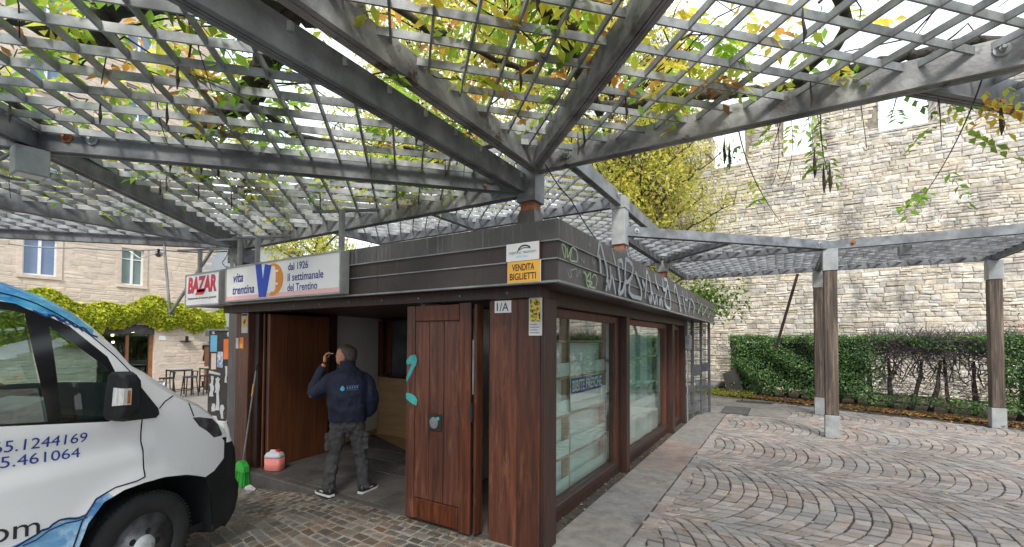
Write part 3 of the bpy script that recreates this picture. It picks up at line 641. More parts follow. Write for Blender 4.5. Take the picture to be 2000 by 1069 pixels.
kp('left_wall', MB().box(-6.9, -6.8, 6.12, 10.44, -.2, 2.262), WOODD)
kp('orange_jamb', MB().box(-1.97, -1.9, 10.52, 10.6, 0, 2.262), DOORIN)
# electric meter box
mbx = thing('meter_box', 'small grey electric meter box with conduit on the last window post', 'meter box', (-1.82, 10.36, 1.5))
MB().box(-1.818, -1.70, 10.27, 10.47, 1.62, 1.93).build('box_body', LIP, mbx, bevel=.01); MB().box(-1.70, -1.693, 10.29, 10.45, 1.66, 1.89).build('lid', STEEL, mbx)
MB().tube([(-1.78, 10.37, 1.931), (-1.78, 10.37, 2.25)], .03, 8).tube([(-1.78, 10.36, 0), (-1.78, 10.36, 1.62)], .012, 6).build('conduit', LIP, mbx); rebase(mbx)
# steel security cage closing the passage at the far end
cg = thing('security_cage', 'grey steel grille cage with gate closing the passage at the far end of the kiosk', 'gate', (-1.7, 11.5, 0))
CG = mat('grey_cage_steel', (.13, .14, .15), (.08, .085, .09), scale=5, rough=.5, metal=.2)
f0, f1 = Vector((-1.93, 10.62)), Vector((-1.58, 12.28)); u_ = (f1-f0)
def cpt(t, z, o=0): p = f0+u_*t; return Vector((p.x+o, p.y, z))
for t in (0, .33, .66, .985): MB().beam(cpt(t, -.02), cpt(t, 2.26), .06, .06).build('post', CG, cg)
for k_ in range(9):
    z = .12+k_*.245; MB().beam(cpt(0, z, .012), cpt(1, z, .012), .018, .018).build('cross_bar', CG, cg)
for k_ in range(1, 20):
    if k_ % 6: MB().beam(cpt(k_/20, 0), cpt(k_/20, 2.25), .014, .014).build('bar', CG, cg)
MB().beam(cpt(.34, 1.10), cpt(.66, 1.10), .03, .26).build('lock_plate', CG, cg); MB().beam(cpt(.70, 1.15), cpt(.96, 1.15), .03, .2).beam(cpt(.78, 1.12, .03), cpt(.88, 1.12, .03), .03, .09).build('lock', CG, cg)
rebase(cg)

# graffiti on the side fascia
GW = [(.05,[(3.98,2.44),(3.95,2.57),(3.9,2.59),(3.93,2.7),(3.98,2.7),(4.06,2.6),(4.14,2.51),(4.16,2.41),(4.13,2.29)]),(.045,[(4.3,2.72),(4.36,2.64),(4.41,2.58)]),(.03,[(4.24,2.53),(4.26,2.47),(4.22,2.31)]),(.04,[(4.13,2.29),(4.16,2.41),(4.22,2.31),(4.3,2.45),(4.41,2.28)]),(.06,[(4.49,2.63),(4.52,2.51),(4.56,2.41),(4.52,2.3),(4.65,2.33),(4.73,2.43),(4.74,2.29)]),(.06,[(4.49,2.62),(4.61,2.65),(4.65,2.57)]),(.06,[(4.75,2.69),(4.75,2.45),(4.95,2.51),(5.03,2.64),(4.88,2.69),(4.75,2.69)]),(.06,[(4.91,2.45),(4.89,2.35),(5.01,2.31),(5.23,2.31),(5.38,2.32),(5.37,2.43),(5.14,2.6)]),(.05,[(5.62,2.7),(5.62,2.57),(5.56,2.34)]),(.05,[(5.62,2.7),(5.81,2.56),(5.89,2.3)]),(.08,[(5.44,2.53),(5.53,2.48)]),(.05,[(5.75,2.37),(5.81,2.3),(5.89,2.44),(6.05,2.3),(6.14,2.41),(6.2,2.3)]),(.05,[(6.32,2.38),(6.34,2.3),(6.41,2.41),(6.5,2.3)]),(.05,[(6.06,2.69),(6.14,2.59),(6.27,2.52)]),(.06,[(6.51,2.69),(6.56,2.55),(6.76,2.57),(6.81,2.69),(6.61,2.7)]),(.06,[(6.76,2.54),(6.65,2.41),(6.75,2.31),(7.02,2.3),(7.02,2.44),(6.81,2.68)]),(.06,[(7.31,2.56),(7.37,2.69),(7.55,2.58),(7.86,2.31)]),(.05,[(7.74,2.57),(7.8,2.3)]),(.05,[(8.01,2.65),(8.08,2.52),(8.29,2.31)]),(.05,[(8.37,2.69),(8.45,2.55),(8.22,2.54)]),(.06,[(8.76,2.59),(8.59,2.34)]),(.06,[(8.85,2.59),(9.19,2.49),(9.09,2.34)])]
GG = [(.012,[(3.11,2.54),(3.14,2.48),(3.17,2.45),(3.18,2.53),(3.12,2.55)]),(.014,[(3.21,2.53),(3.22,2.46),(3.3,2.55),(3.27,2.45),(3.35,2.45),(3.41,2.46),(3.4,2.54),(3.31,2.56)]),(.016,[(3.56,2.39),(3.62,2.36),(3.63,2.29),(3.68,2.28),(3.71,2.4),(3.62,2.33),(3.75,2.32),(3.7,2.28),(3.83,2.28)]),(.012,[(3.75,2.36),(3.81,2.4),(3.88,2.37),(3.85,2.3)]),(.05,[(9.56,2.64),(9.75,2.53),(9.65,2.37),(10.17,2.6),(10.27,2.37),(10.97,2.58),(11.09,2.36),(11.48,2.51)])]
GT = [(.006,[(3.22,2.36),(3.25,2.31),(3.3,2.32),(3.27,2.36),(3.34,2.38),(3.4,2.39),(3.41,2.33),(3.47,2.39),(3.5,2.34)]),(.005,[(3.67,2.68),(3.68,2.64),(3.71,2.65),(3.67,2.66)]),(.007,[(3.5,2.5),(3.56,2.47),(3.57,2.5)]),(.006,[(3.76,2.56),(3.78,2.49),(3.83,2.53)])]
for nm, S, m in (('white_graffiti', GW, GRAFW), ('green_graffiti', GG, GRAFG), ('thin_graffiti', GT, GRAFW)):
    for w_, p in S: kp(nm, ribbon(MB(), p, w_*.8 if w_ > .03 else w_, (RX1, 0, 0), (0, 1, 0), (0, 0, 1), .003), m)
for p in ([(-3.245,1.59),(-3.19,1.64),(-3.125,1.65),(-3.10,1.60),(-3.11,1.55),(-3.15,1.50),(-3.20,1.42),(-3.243,1.37),(-3.243,1.43),(-3.20,1.50),(-3.17,1.555),(-3.243,1.55)], [(-3.245,1.265),(-3.18,1.26),(-3.12,1.235),(-3.09,1.20),(-3.105,1.145),(-3.15,1.155),(-3.20,1.18),(-3.245,1.205)]):
    kp('teal_graffiti', MB().prism([(x, z) for x, z in p], (0, dy-.002, 0), (1, 0, 0), (0, 0, 1), .001), TEAL)
rebase(K)

# number plate, stickers, small posters and signs on the kiosk
def plate(name, lab, cat, x0, x1, z0, z1, y, m, th=.006):
    return tag(MB().box(x0, x1, y-th, y, z0, z1).build(name, m), lab, cat)
p = plate('house_number_plate', 'small cream house number plate reading 1/A at the top of the fixed board', 'number plate', -2.225, -2.05, 2.045, 2.155, 3.354, CREAM)
text('lettering', '1/A', (-2.20, 3.347, 2.06), (1, 0, 0), (0, 0, 1), .125, .075, BLK, p, bold=.0)
p = plate('door_sticker', 'black square sticker with round silver print on the right door leaf', 'sticker', -2.945, -2.775, .93, 1.085, dy-.001, BLK, .008)
c = [( .052*math.cos(a)*(1+.05*math.sin(5*a)), .056*math.sin(a)) for a in [i*PI/10 for i in range(20)]]
MB().prism(c, (-2.87, dy-.010, 1.0), (1, 0, 0), (0, 0, 1), .001).build('silver_disc', STEEL, p); MB().box(-2.835, -2.80, dy-.0105, dy-.0095, 1.03, 1.06).build('mark', TEAL, p)
p = plate('notice_sheet', 'tattered notice with yellow picture hung on the kiosk corner under the fascia', 'poster', -1.862, -1.735, 1.84, 2.235, 3.34, PAPER, .004)
MB().box(-1.858, -1.739, 3.3345, 3.3355, 2.17, 2.225).build('header', BLK, p); MB().box(-1.85, -1.75, 3.3345, 3.3355, 1.96, 2.15).build('picture', mat('poster_picture', s2l(225, 200, 70), s2l(60, 45, 40), scale=30, rough=.7, ramp=(.42, .55)), p)
mb = MB()
for i in range(4): mb.box(-1.85, -1.76-.02*(i % 2), 3.3345, 3.3355, 1.86+i*.024, 1.868+i*.024)
mb.build('printed_lines', flat('grey_print', (.22, .2, .22)), p)
# ticket signs on the fascia corner
p = plate('transport_sign', 'white transport company sign above the yellow ticket sign on the fascia', 'sign', -1.905, -1.605, 2.432, 2.575, RY0-.012, WHITE)
MB().box(-1.912, -1.598, RY0-.011, RY0-.006, 2.427, 2.58).build('border', flat('dark_red_border', (.12, .01, .02)), p)
mb = MB(); ribbon(mb, [(-1.79, 2.525), (-1.76, 2.548), (-1.72, 2.55), (-1.685, 2.535)], .012, (0, RY0-.019, 0), (1, 0, 0), (0, 0, 1), .001); ribbon(mb, [(-1.80, 2.51), (-1.75, 2.532), (-1.70, 2.53), (-1.68, 2.525)], .006, (0, RY0-.019, 0), (1, 0, 0), (0, 0, 1), .001); mb.build('swoosh', flat('dark_green_print', (.03, .05, .03)), p)
text('lettering', 'TRENTINO TRASPORTI', (-1.88, RY0-.0185, 2.488), (1, 0, 0), (0, 0, 1), .25, .02, flat('slate_print', (.08, .10, .14)), p, lift=.001)
text('lettering', 'ESERCIZIO', (-1.81, RY0-.0185, 2.458), (1, 0, 0), (0, 0, 1), .11, .016, CYP, p, lift=.001)
p = plate('ticket_sign', 'yellow VENDITA BIGLIETTI sign on the fascia above the kiosk corner', 'sign', -1.89, -1.60, 2.262, 2.428, RY0-.012, YEL)
MB().box(-1.897, -1.593, RY0-.011, RY0-.006, 2.256, 2.431).build('border', WHITE, p)
text('lettering', 'VENDITA', (-1.85, RY0-.0185, 2.352), (1, 0, 0), (0, 0, 1), .205, .055, BLK, p, bold=.02, lift=.001)
text('lettering', 'BIGLIETTI', (-1.87, RY0-.0185, 2.280), (1, 0, 0), (0, 0, 1), .24, .055, BLK, p, bold=.02, lift=.001)
# stickers on the left post
p = plate('camera_notice', 'yellow and white video camera notice at the top of the left kiosk post', 'notice', -6.54, -6.38, 1.88, 2.16, 3.368, PAPER)
MB().box(-6.52, -6.40, 3.360, 3.3615, 1.97, 2.11).build('yellow_field', YEL, p); MB().box(-6.53, -6.39, 3.360, 3.3615, 2.12, 2.15).build('header', BLK, p)
MB().prism([(-6.49, 2.03), (-6.44, 2.08), (-6.42, 2.06), (-6.46, 2.0)], (0, 3.3605, 0), (1, 0, 0), (0, 0, 1), .001).build('camera_print', BLK, p)
plate('white_sticker', 'small white sticker on the left kiosk post beside the orange one', 'sticker', -6.68, -6.61, 1.66, 1.81, 3.368, PAPER)
p = plate('orange_sticker', 'small orange and yellow sticker on the left kiosk post under the camera notice', 'sticker', -6.585, -6.48, 1.66, 1.82, 3.368, ORP); MB().box(-6.57, -6.50, 3.360, 3.3615, 1.67, 1.73).build('yellow_field', YEL, p)

# ================================================================ LIGHT BOX SIGNS
def lightbox(name, lab, x0, x1, z0, z1, y0, y1, posts):
    t = thing(name, lab, 'sign', ((x0+x1)/2, y0, z0))
    MB().box(x0, x1, y0+.004, y1, z0, z1).build('housing', BRIGHTST, t, bevel=.006)
    MB().box(x0+.02, x1-.02, y0, y0+.006, z0+.02, z1-.02).build('face', CREAM, t)
    MB().box(x0, x1, y0-.008, y0+.004, z1-.02, z1).box(x0, x1, y0-.008, y0+.004, z0, z0+.02).box(x0, x0+.02, y0-.008, y0+.004, z0+.02, z1-.02).box(x1-.02, x1, y0-.008, y0+.004, z0+.02, z1-.02).build('frame', BRIGHTST, t)
    for px, zt in posts:
        MB().box(px-.025, px+.025, y0+.05, y0+.09, z1-.25, zt).build('hanger', LIP, t)
        MB().beam((px-.25, y0-.1, zt-.02), (px+.28, y0+.32, zt+.03), .03, .025).build('hanger_arm', STEEL, t)
    return t
V = lightbox('newspaper_sign', 'long white newspaper light box with blue V logo over the kiosk doors', -6.12, -3.84, 2.265, 2.715, 2.94, 3.045, [(-5.93, 3.08), (-5.52, 3.06), (-3.93, 3.15)])
Y = 2.939; ax, az = (1, 0, 0), (0, 0, 1)
NAVYP = flat('navy_lettering', s2l(42, 46, 140))
text('lettering', 'vita', (-5.93, Y, 2.505), ax, az, .23, .115, NAVYP, V, bold=.02, shear=.25, lift=.001)
text('lettering', 'trentina', (-5.945, Y, 2.355), ax, az, .50, .105, NAVYP, V, bold=.02, shear=.25, lift=.001)
text('lettering', 'dal 1926', (-4.76, Y, 2.572), ax, az, .37, .085, NAVYP, V, bold=.015, lift=.001)
text('lettering', 'il settimanale', (-4.765, Y, 2.448), ax, az, .64, .09, NAVYP, V, bold=.015, lift=.001)
text('lettering', 'del Trentino', (-4.765, Y, 2.335), ax, az, .54, .085, NAVYP, V, bold=.015, lift=.001)
cx, cz = -5.06, 2.49
arc = [(cx+.21*math.cos(a), cz+.19*math.sin(a)) for a in [math.radians(d) for d in range(-110, 112, 8)]]
inn = [(-5.10, 2.655), (-5.02, 2.645), (-5.01, 2.60), (-4.95, 2.60), (-4.95, 2.575), (-5.0, 2.575), (-5.0, 2.45), (-4.95, 2.45), (-4.95, 2.425), (-5.0, 2.425), (-5.0, 2.38), (-5.03, 2.35), (-5.09, 2.35)]
pl = arc+inn
MB().prism(pl, (0, Y, 0), ax, az, .001).build('orange_disc', ORANGE, V)
MB().prism([(-5.43, 2.70), (-5.30, 2.70), (-5.262, 2.50), (-5.225, 2.685), (-5.09, 2.66), (-5.19, 2.295), (-5.34, 2.295)], (0, Y-.0015, 0), ax, az, .001).build('blue_letter_logo', LOGOB, V)
MB().box(-6.10, -3.86, Y, Y+.0008, 2.286, 2.335).build('pink_band', PINK, V)
rebase(V)
Bz = lightbox('bazaar_sign', 'smaller white BAZAR light box with red lettering left of the newspaper sign', -7.22, -6.27, 2.245, 2.70, 2.94, 3.10, [(-6.98, 3.05)])
Yb = Y
text('outline', 'BAZAR', (-7.15, Yb+.0004, 2.425), ax, az, .80, .23, LOGOB, Bz, bold=.055, shear=.12, lift=.0005)
text('lettering', 'BAZAR', (-7.14, Yb-.001, 2.435), ax, az, .78, .21, REDP, Bz, bold=.035, shear=.12, lift=.001)
MB().prism([(-6.93, 2.40), (-6.70, 2.40), (-6.66, 2.47), (-6.86, 2.47)], (0, Yb-.001, 0), ax, az, .001).build('letter_foot', REDP, Bz)
text('lettering', 'Settimanale di annunci gratuiti', (-7.15, Yb, 2.33), ax, az, .80, .04, BLK, Bz, bold=.02, shear=.2, lift=.001)
rebase(Bz)
# ================================================================ PERGOLA
XN = {-3: -11.2, -2: -8.1, -1: -5.35, 0: -2.3, 1: .8, 2: 3.9, 3: 7.0}
YN = {-2: -2.05, -1: 1.05, 0: 4.15, 1: 7.25, 2: 10.35, 3: 13.45}
def nd(i, j): return Vector((XN[i], YN[j]))
ST = 3.1/8.5
def clip(poly, fam, c):
    """segments of the line x+y=c (fam 1) or x-y=c (fam 0) inside polygon"""
    val = (lambda p: p[0]+p[1]-c) if fam else (lambda p: p[0]-p[1]-c); hit = []
    for p, q in zip(poly, poly[1:]+poly[:1]):
        a, b = val(p), val(q)
        if (a < 0) != (b < 0): t = a/(a-b); hit.append((p[0]+(q[0]-p[0])*t, p[1]+(q[1]-p[1])*t))
    hit.sort(); return [(hit[k], hit[k+1]) for k in range(0, len(hit)-1, 2)]
def canopy(name, label, nodes, beams, zb, zt, bolts=(), rust=()):
    poly = [tuple(nd(*n)) if len(n) == 2 else n[:2] for n in nodes]
    cen = sum((Vector(p) for p in poly), Vector((0, 0)))/len(poly)
    t = thing(name, label, 'pergola canopy', (cen.x, cen.y, zb), 'steel grid canopies')
    for k, (a, b, off) in enumerate(beams):
        p, q = nd(*a) if len(a) == 2 else Vector(a[:2]), nd(*b) if len(b) == 2 else Vector(b[:2]); d = (q-p).normalized(); nn = Vector((-d.y, d.x)); p, q = p+nn*off, q+nn*off
        m = MB()
        e = .0007*k
        m.bar(p+nn*.026, q+nn*.026, .042, zb+e, zt-e, 0, 0); m.bar(p-nn*.026, q-nn*.026, .042, zb+e, zt-e, 0, 0)
        m.bar(p, q, .012, zb+.012, zt-.004, 0, 0)
        m.bar(p+nn*.04, q+nn*.04, .03, zb-.006+e, zb+.006, 0, 0); m.bar(p-nn*.04, q-nn*.04, .03, zb-.006+e, zb+.006, 0, 0)
        m.build('beam', RUST if k in rust else STEEL, t)
    for fam, dz, w, h in ((0, 0, .013, .056), (1, .003, .016, .048)):
        vs = [(p[0]+p[1]) if fam else (p[0]-p[1]) for p in poly]; base = (-2.3+4.15) if fam else (-2.3-4.15)
        k0 = math.floor((min(vs)-base)/ST)-1
        for k in range(k0, k0+80):
            c = base+ST*(k+.5)
            if c > max(vs): break
            for a, b in clip(poly, fam, c):
                if math.hypot(a[0]-b[0], a[1]-b[1]) < .12: continue
                MB().bar(a, b, w, zt-.012-h-dz, zt-.012-dz).build('slat', SLAT, t)
    for bx, by, bz, nx, ny, rr in bolts:
        n_ = Vector((nx, ny, 0)).normalized(); c = Vector((bx, by, bz)); b = MB()
        b.tube([c, c+n_*.008], .045, 14); b.tube([c+n_*.008, c+n_*.03], .022, 6); b.tube([c+n_*.03, c+n_*.05], .012, 8)
        b.build('bolt', COPPER if rr else BRIGHTST, t)
    rebase(t); return t
s2_ = math.sqrt(.5)
dA = Vector((XN[-1]-XN[0], YN[-1]-YN[0])).normalized(); nA = Vector((dA.y, -dA.x))
def onb(a, b, t, off, z):      # a bolt on the face of a beam, t along, off sideways
    p, q = nd(*a), nd(*b); d = (q-p).normalized(); n_ = Vector((-d.y, d.x))*(1 if off > 0 else -1); c = p+d*t+n_*abs(off); return (c.x, c.y, z, n_.x, n_.y)
bl = [(*onb((0, 0), (-1, -1), .45, .05, 3.48), 0), (*onb((0, 0), (-2, 0), .45, .05, 3.48), 0), (*onb((0, 0), (-1, -1), 4.1, .05, 3.49), 1), (*onb((0, 0), (-1, -1), 3.92, .05, 3.49), 0), (*onb((0, 0), (-2, 0), .3, .05, 3.47), 0),
      (*onb((-1, -1), (-2, -2), .2, .05, 3.49), 1), (*onb((-1, -1), (-2, -2), .45, .05, 3.49), 0), (*onb((-1, -1), (-2, 0), .22, .05, 3.48), 1)]
canopy('front_left_canopy', 'lower steel grid canopy over the van and kiosk doors', [(0, 0), (-2, 0), (-3, -1), (-3, -2), (0, -2)],
       [((0, 0), (-2, 0), .0), ((0, 0), (0, -2), -.06), ((0, 0), (-1, -1), 0), ((-1, -1), (-2, 0), 0), ((-2, 0), (-2, -1), 0), ((-2, 0), (-3, -1), 0), ((-1, -1), (0, -2), 0), ((-1, -1), (-2, -2), 0), ((-2, -1), (-3, -1), 0), ((-2, -1), (-2, -2), 0), ((-2, -2), (-3, -1), 0)],
       3.37, 3.57, bl, rust=(0,))
br = [(*onb((0, 0), (1, 0), .45, -.05, 3.70), 0), (*onb((1, 0), (2, 0), .45, -.05, 3.72), 0)]
canopy('front_right_canopy', 'slightly higher steel grid canopy over the plaza at top right', [(0, 0), (1, 0), (2, 1), (3, 1), (3, -2), (0, -2)],
       [((0, 0), (2, 0), 0), ((0, 0), (0, -2), .08), ((0, 0), (1, -1), 0), ((1, 0), (2, 1), 0), ((2, 1), (2, -2), 0), ((1, -1), (2, 0), 0), ((1, -1), (1, -2), 0)], 3.60, 3.80, br, rust=(0, 1, 2))
bu = [(*onb((-1, 1), (0, 1), 2.75, .05, 4.17), 0), (*onb((0, 0), (0, 1), 2.85, -.05, 4.18), 0)]
canopy('kiosk_canopy', 'highest steel grid canopy above the kiosk roof', [(-2, 0), (0, 0), (0, 3), (-2, 3)],
       [((-2, 0), (0, 0), .05), ((0, 0), (0, 3), 0), ((-1, 0), (-1, 3), 0), ((-2, 0), (-2, 3), 0), ((-2, 1), (0, 1), 0), ((-2, 2), (0, 2), 0), ((-2, 3), (0, 3), 0)], 4.05, 4.25, bu)
brr = [(*onb((0, 1), (1, 2), .28, -.05, 3.65), 0), (*onb((0, 1), (1, 2), 4.1, -.05, 3.65), 0), (*onb((1, 2), (2, 2), .35, -.05, 3.65), 1)]
canopy('rear_right_canopy', 'steel grid canopy carried by the three wooden posts in front of the hedge', [(0, 1), (1, 2), (2, 2), (2, 3), (0, 3)],
       [((0, 1), (1, 2), 0), ((0, 1), (0, 3), .05), ((0, 2), (1, 2), 0), ((1, 2), (2, 2), 0), ((1, 2), (1, 3), 0), ((2, 2), (2, 3), 0), ((0, 3), (2, 3), 0), ((0, 2), (-.75, 8.8, 0), 0)], 3.565, 3.72, brr)
# columns standing on the kiosk roof
def column(i, j, base, cap, top, lab, cat='column'):
    c = nd(i, j); t = thing('pergola_column', lab, cat, (c.x, c.y, base), 'pergola columns on the kiosk')
    w = .11; sk = MB(); a, b = w+.045, w-.02
    sk.loft([[(c.x+sx*s_, c.y+sy*s_, z) for sx, sy in ((-1,-1),(1,-1),(1,1),(-1,1))] for s_, z in ((a, base), (b, cap-.09))])
    sk.build('base_casing', FASC, t); MB().box(c.x-w+.03, c.x+w-.03, c.y-w+.03, c.y+w-.03, cap-.09, cap).build('rusty_neck', COPPER, t)
    MB().box(c.x-w, c.x+w, c.y-w, c.y+w, cap, top).build('column_head', BRIGHTST if j else STEEL, t, bevel=.004)
    for sx, sy in ((1, 0), (0, -1)):
        n_ = Vector((sx, sy, 0)); MB().obox(Vector((c.x, c.y, top-.1))+n_*(w+.006), Vector((-sy, sx, 0))*(w+.02), n_*.006, (0, 0, .1)).build('bolt_plate', BRIGHTST, t)
    rebase(t); return t
column(0, 0, 2.70, 3.27, 4.2, 'steel pergola column with rusty neck above the kiosk corner, its beams fanning out')
column(0, 1, 2.70, 3.40, 4.2, 'pale steel pergola column halfway along the kiosk roof edge')
column(0, 2, 2.70, 3.36, 3.9, 'short pale steel column farthest along the kiosk roof edge')
c = nd(-2, 0); t = thing('pergola_column', 'dark column at the left end of the kiosk behind the light box signs', 'column', (c.x, c.y, -.3), 'pergola columns on the kiosk')
MB().box(c.x-.13, c.x+.13, c.y-.13, c.y+.13, -.3, 3.12).build('column_shaft', FASC, t); MB().box(c.x-.16, c.x+.16, c.y-.16, c.y+.16, 3.12, 3.37).build('column_head', STEEL, t); rebase(t)
# wooden posts with steel shoes and heads
def post(i, j, lab, dx=0, dy_=0):
    c = nd(i, j)+Vector((dx, dy_)); t = thing('wooden_post', lab, 'post', (c.x, c.y, 0), 'wooden posts of the plaza pergola'); w = .115
    MB().box(c.x-w, c.x+w, c.y-w, c.y+w, .0, .42).build('steel_shoe', BRIGHTST, t, bevel=.006)
    MB().box(c.x-w+.008, c.x+w-.012, c.y-w+.008, c.y+w-.012, .42, 3.15).build('shaft', GREYWOOD, t, bevel=.012)
    MB().box(c.x-w-.004, c.x+w+.004, c.y-w-.004, c.y+w+.004, 3.15, 3.56).build('steel_head', BRIGHTST, t, bevel=.006); rebase(t); return t
post(1, 2, 'nearest weathered wooden post with steel shoe, standing alone on the plaza')
post(1, 3, 'weathered wooden post half hidden behind the nearest post, by the hedge')
post(2, 3, 'rightmost weathered wooden post with steel shoe in front of the hedge')
# lamps, brackets, cables
t = thing('ceiling_lamp_box', 'grey box lamp hanging from the canopy joint above the van', 'lamp', (-5.28, .98, 3.13))
MB().box(-5.40, -5.22, .92, 1.12, 3.14, 3.358).build('housing', BRIGHTST, t, bevel=.004); MB().box(-5.38, -5.24, .94, 1.10, 3.133, 3.14).build('lamp_glass', flat('lamp_glass', (.55, .56, .5), .2), t); MB().tube([(-5.31, 1.02, 3.358), (-5.31, 1.02, 3.38)], .02, 8).build('fixing', STEEL, t); rebase(t)
t = thing('ceiling_lamp_box', 'small grey box lamp under the far right canopy between two posts', 'lamp', (1.95, 10.8, 3.4))
MB().box(1.88, 2.06, 10.7, 10.88, 3.42, 3.60).build('housing', STEEL, t, bevel=.004); MB().tube([(1.97, 10.79, 3.6), (1.97, 10.79, 3.64)], .02, 8).build('fixing', STEEL, t); rebase(t)
tag(MB().beam((-.14, 13.95, 1.6), (.38, 13.95, 3.6), .07, .07).build('diagonal_brace', WOODD), 'black slanting brace bar rising from behind the hedge to the rear canopy', 'brace')
t = thing('hanging_bracket', 'thin galvanised V shaped bracket hanging left of the BAZAR sign', 'bracket', (-8.63, 3.3, 2.20))
MB().tube([(-8.93, 3.3, 3.48), (-8.88, 3.3, 3.22), (-8.63, 3.3, 2.225)], .021, 8).build('rod', BRIGHTST, t); MB().tube([(-8.60, 3.3, 2.225), (-7.35, 3.36, 3.20)], .025, 8).build('rod', BRIGHTST, t); MB().box(-8.67, -8.55, 3.27, 3.33, 2.19, 2.22).build('foot', STEEL, t); rebase(t)
t = thing('spotlight', 'small grey spotlight with wiring clamped under the far left canopy edge', 'lamp', (-9.3, 3.4, 3.3))
MB().tube([(-9.45, 3.42, 3.3), (-9.3, 3.36, 3.26)], [.06, .035], 12).build('lamp_head', STEEL, t); MB().tube([(-9.3, 3.36, 3.3), (-9.28, 3.36, 3.36)], .02, 6).build('clamp', BLACK, t); MB().tube([(-9.3, 3.36, 3.3), (-9.6, 3.2, 3.2), (-9.75, 3.1, 3.33)], .01, 5).build('wire', CREAM, t); rebase(t)
def cable(pts, r, m, lab):
    P = [Vector(p) for p in pts]; Q = []
    for i in range(len(P)-1):
        for k in range(6): Q.append(P[i].lerp(P[i+1], k/6)+Vector((0, 0, -.03*math.sin(PI*k/6))))
    tag(MB().tube(Q+[P[-1]], r, 5).build('cable', m, smooth=True), lab, 'cable')
cable([(-11.0, 1.9, 3.36), (-10.3, 2.6, 3.35), (-9.3, 3.36, 3.35), (-8.3, 4.0, 3.33)], .012, LIP, 'pale cable running along the left edge of the front left canopy')
cable([(-8.05, 3.9, 3.3), (-7.2, 3.4, 2.95), (-6.4, 3.1, 2.78), (-6.3, 3.1, 2.72)], .008, LIP, 'thin loose cable drooping behind the BAZAR sign')
cable([(-2.05, 4.0, 3.6), (-1.9, 4.3, 3.3), (-1.95, 5.4, 3.0), (-2.0, 7.1, 2.85), (-2.16, 7.2, 3.35)], .007, BLACK, 'thin black cable hanging from the corner column along the fascia')
cable([(-5.35, .95, 3.34), (-5.8, .8, 3.26), (-6.4, 1.2, 3.36)], .014, STEEL, 'grey flexible conduit beside the box lamp')
t = thing('junction_box', 'grey junction box with loose wires at the head of the dark left column', 'junction box', (-7.9, 3.9, 3.0))
MB().box(-7.95, -7.75, 3.88, 3.98, 3.0, 3.2).build('box_body', LIP, t, bevel=.01); MB().tube([(-7.8, 3.87, 3.05), (-7.6, 3.8, 2.9), (-7.45, 3.8, 3.02), (-7.5, 3.8, 3.2)], .01, 5).tube([(-7.85, 3.87, 3.1), (-7.5, 3.6, 3.15), (-6.9, 3.3, 2.98)], .008, 5).build('wires', CREAM, t); rebase(t)

# ================================================================ NOTICE BOARD
ang = yaw; axx = Vector((math.cos(ang), math.sin(ang), 0)); nn = Vector((-math.sin(ang), math.cos(ang), 0))
o_ = Vector((-4.16-4.52-.21, 6.83-2.75-.05, 0))
NB = thing('notice_board', 'tall dark notice board covered in torn posters beside the left kiosk post', 'notice board', (o_.x, o_.y, -.3))
def nbp(a, z, d=0): return o_+axx*a+nn*(-d)+Vector((0, 0, z))
MB().obox(nbp(.28, .82, -.12), axx*.30, nn*.12, (0, 0, 1.12)).build('board', mat('dark_poster_board', (.055, .042, .035), (.03, .024, .022), scale=4, rough=.6, c3=(.22, .2, .19), s3=9, pos3=(.62, .68)), NB)
MB().obox(nbp(.28, 1.96, -.12), axx*.33, nn*.15, (0, 0, .015)).build('cap', LIP, NB)
def sheet(name, poly, m, lift): MB().prism(poly, nbp(0, 0, lift), axx, (0, 0, 1), .001).build(name, m, NB)
# corners in metres across the board / height
sheet('orange_poster', [(.25, 1.42), (.54, 1.44), (.54, 1.80), (.25, 1.79)], ORP, .004)
sheet('poster_picture', [(.38, 1.46), (.47, 1.465), (.47, 1.60), (.38, 1.60)], BLK, .006); sheet('poster_picture', [(.44, 1.66), (.46, 1.66), (.485, 1.77), (.46, 1.77)], BLK, .006)
sheet('cyan_poster', [(.01, 1.56), (.13, 1.56), (.13, 1.86), (.01, 1.86)], CYP, .004); sheet('poster', [(.03, 1.24), (.12, 1.24), (.12, 1.53), (.03, 1.53)], mat('salmon_paper', s2l(240, 190, 165), s2l(225, 215, 210), scale=9), .004)
sheet('poster', [(.14, 1.28), (.24, 1.27), (.24, 1.56), (.14, 1.56)], mat('blue_grey_paper', s2l(120, 150, 185), s2l(215, 220, 230), scale=22, ramp=(.45, .55)), .004)
sheet('poster', [(.45, 1.10), (.56, 1.10), (.56, 1.33), (.46, 1.33)], CYP, .004); sheet('poster', [(.47, 1.14), (.54, 1.14), (.54, 1.27), (.47, 1.27)], PAPER, .006)
sheet('torn_paper', [(-.01, 1.17), (.2, 1.13), (.2, 1.17), (0, 1.22)], PAPER, .004)
random.seed(11)
for (x0, x1, z0, z1) in ((.02, .09, .95, 1.12), (.12, .2, .5, 1.1), (.05, .14, .48, .62), (.33, .42, .62, 1.02), (.33, .54, .93, 1.04), (.28, .33, 1.0, 1.3), (.42, .5, .3, .45), (.0, .1, .75, .98), (.1, .22, .82, 1.08), (.2, .3, .35, .6), (.02, .2, .2, .4), (.12, .26, -.1, .15), (.5, .56, 1.38, 1.5), (.3, .36, 1.84, 1.92), (.02, .1, 1.88, 1.93)):
    p = []
    for i in range(5): p.append((x0+(x1-x0)*random.uniform(0, .35), z0+(z1-z0)*i/4))
    q = [(x1-(x1-x0)*random.uniform(0, .35), z1-(z1-z0)*i/4) for i in range(5)]; sheet('torn_paper', p+q, PAPER, .0045+random.random()*.001)
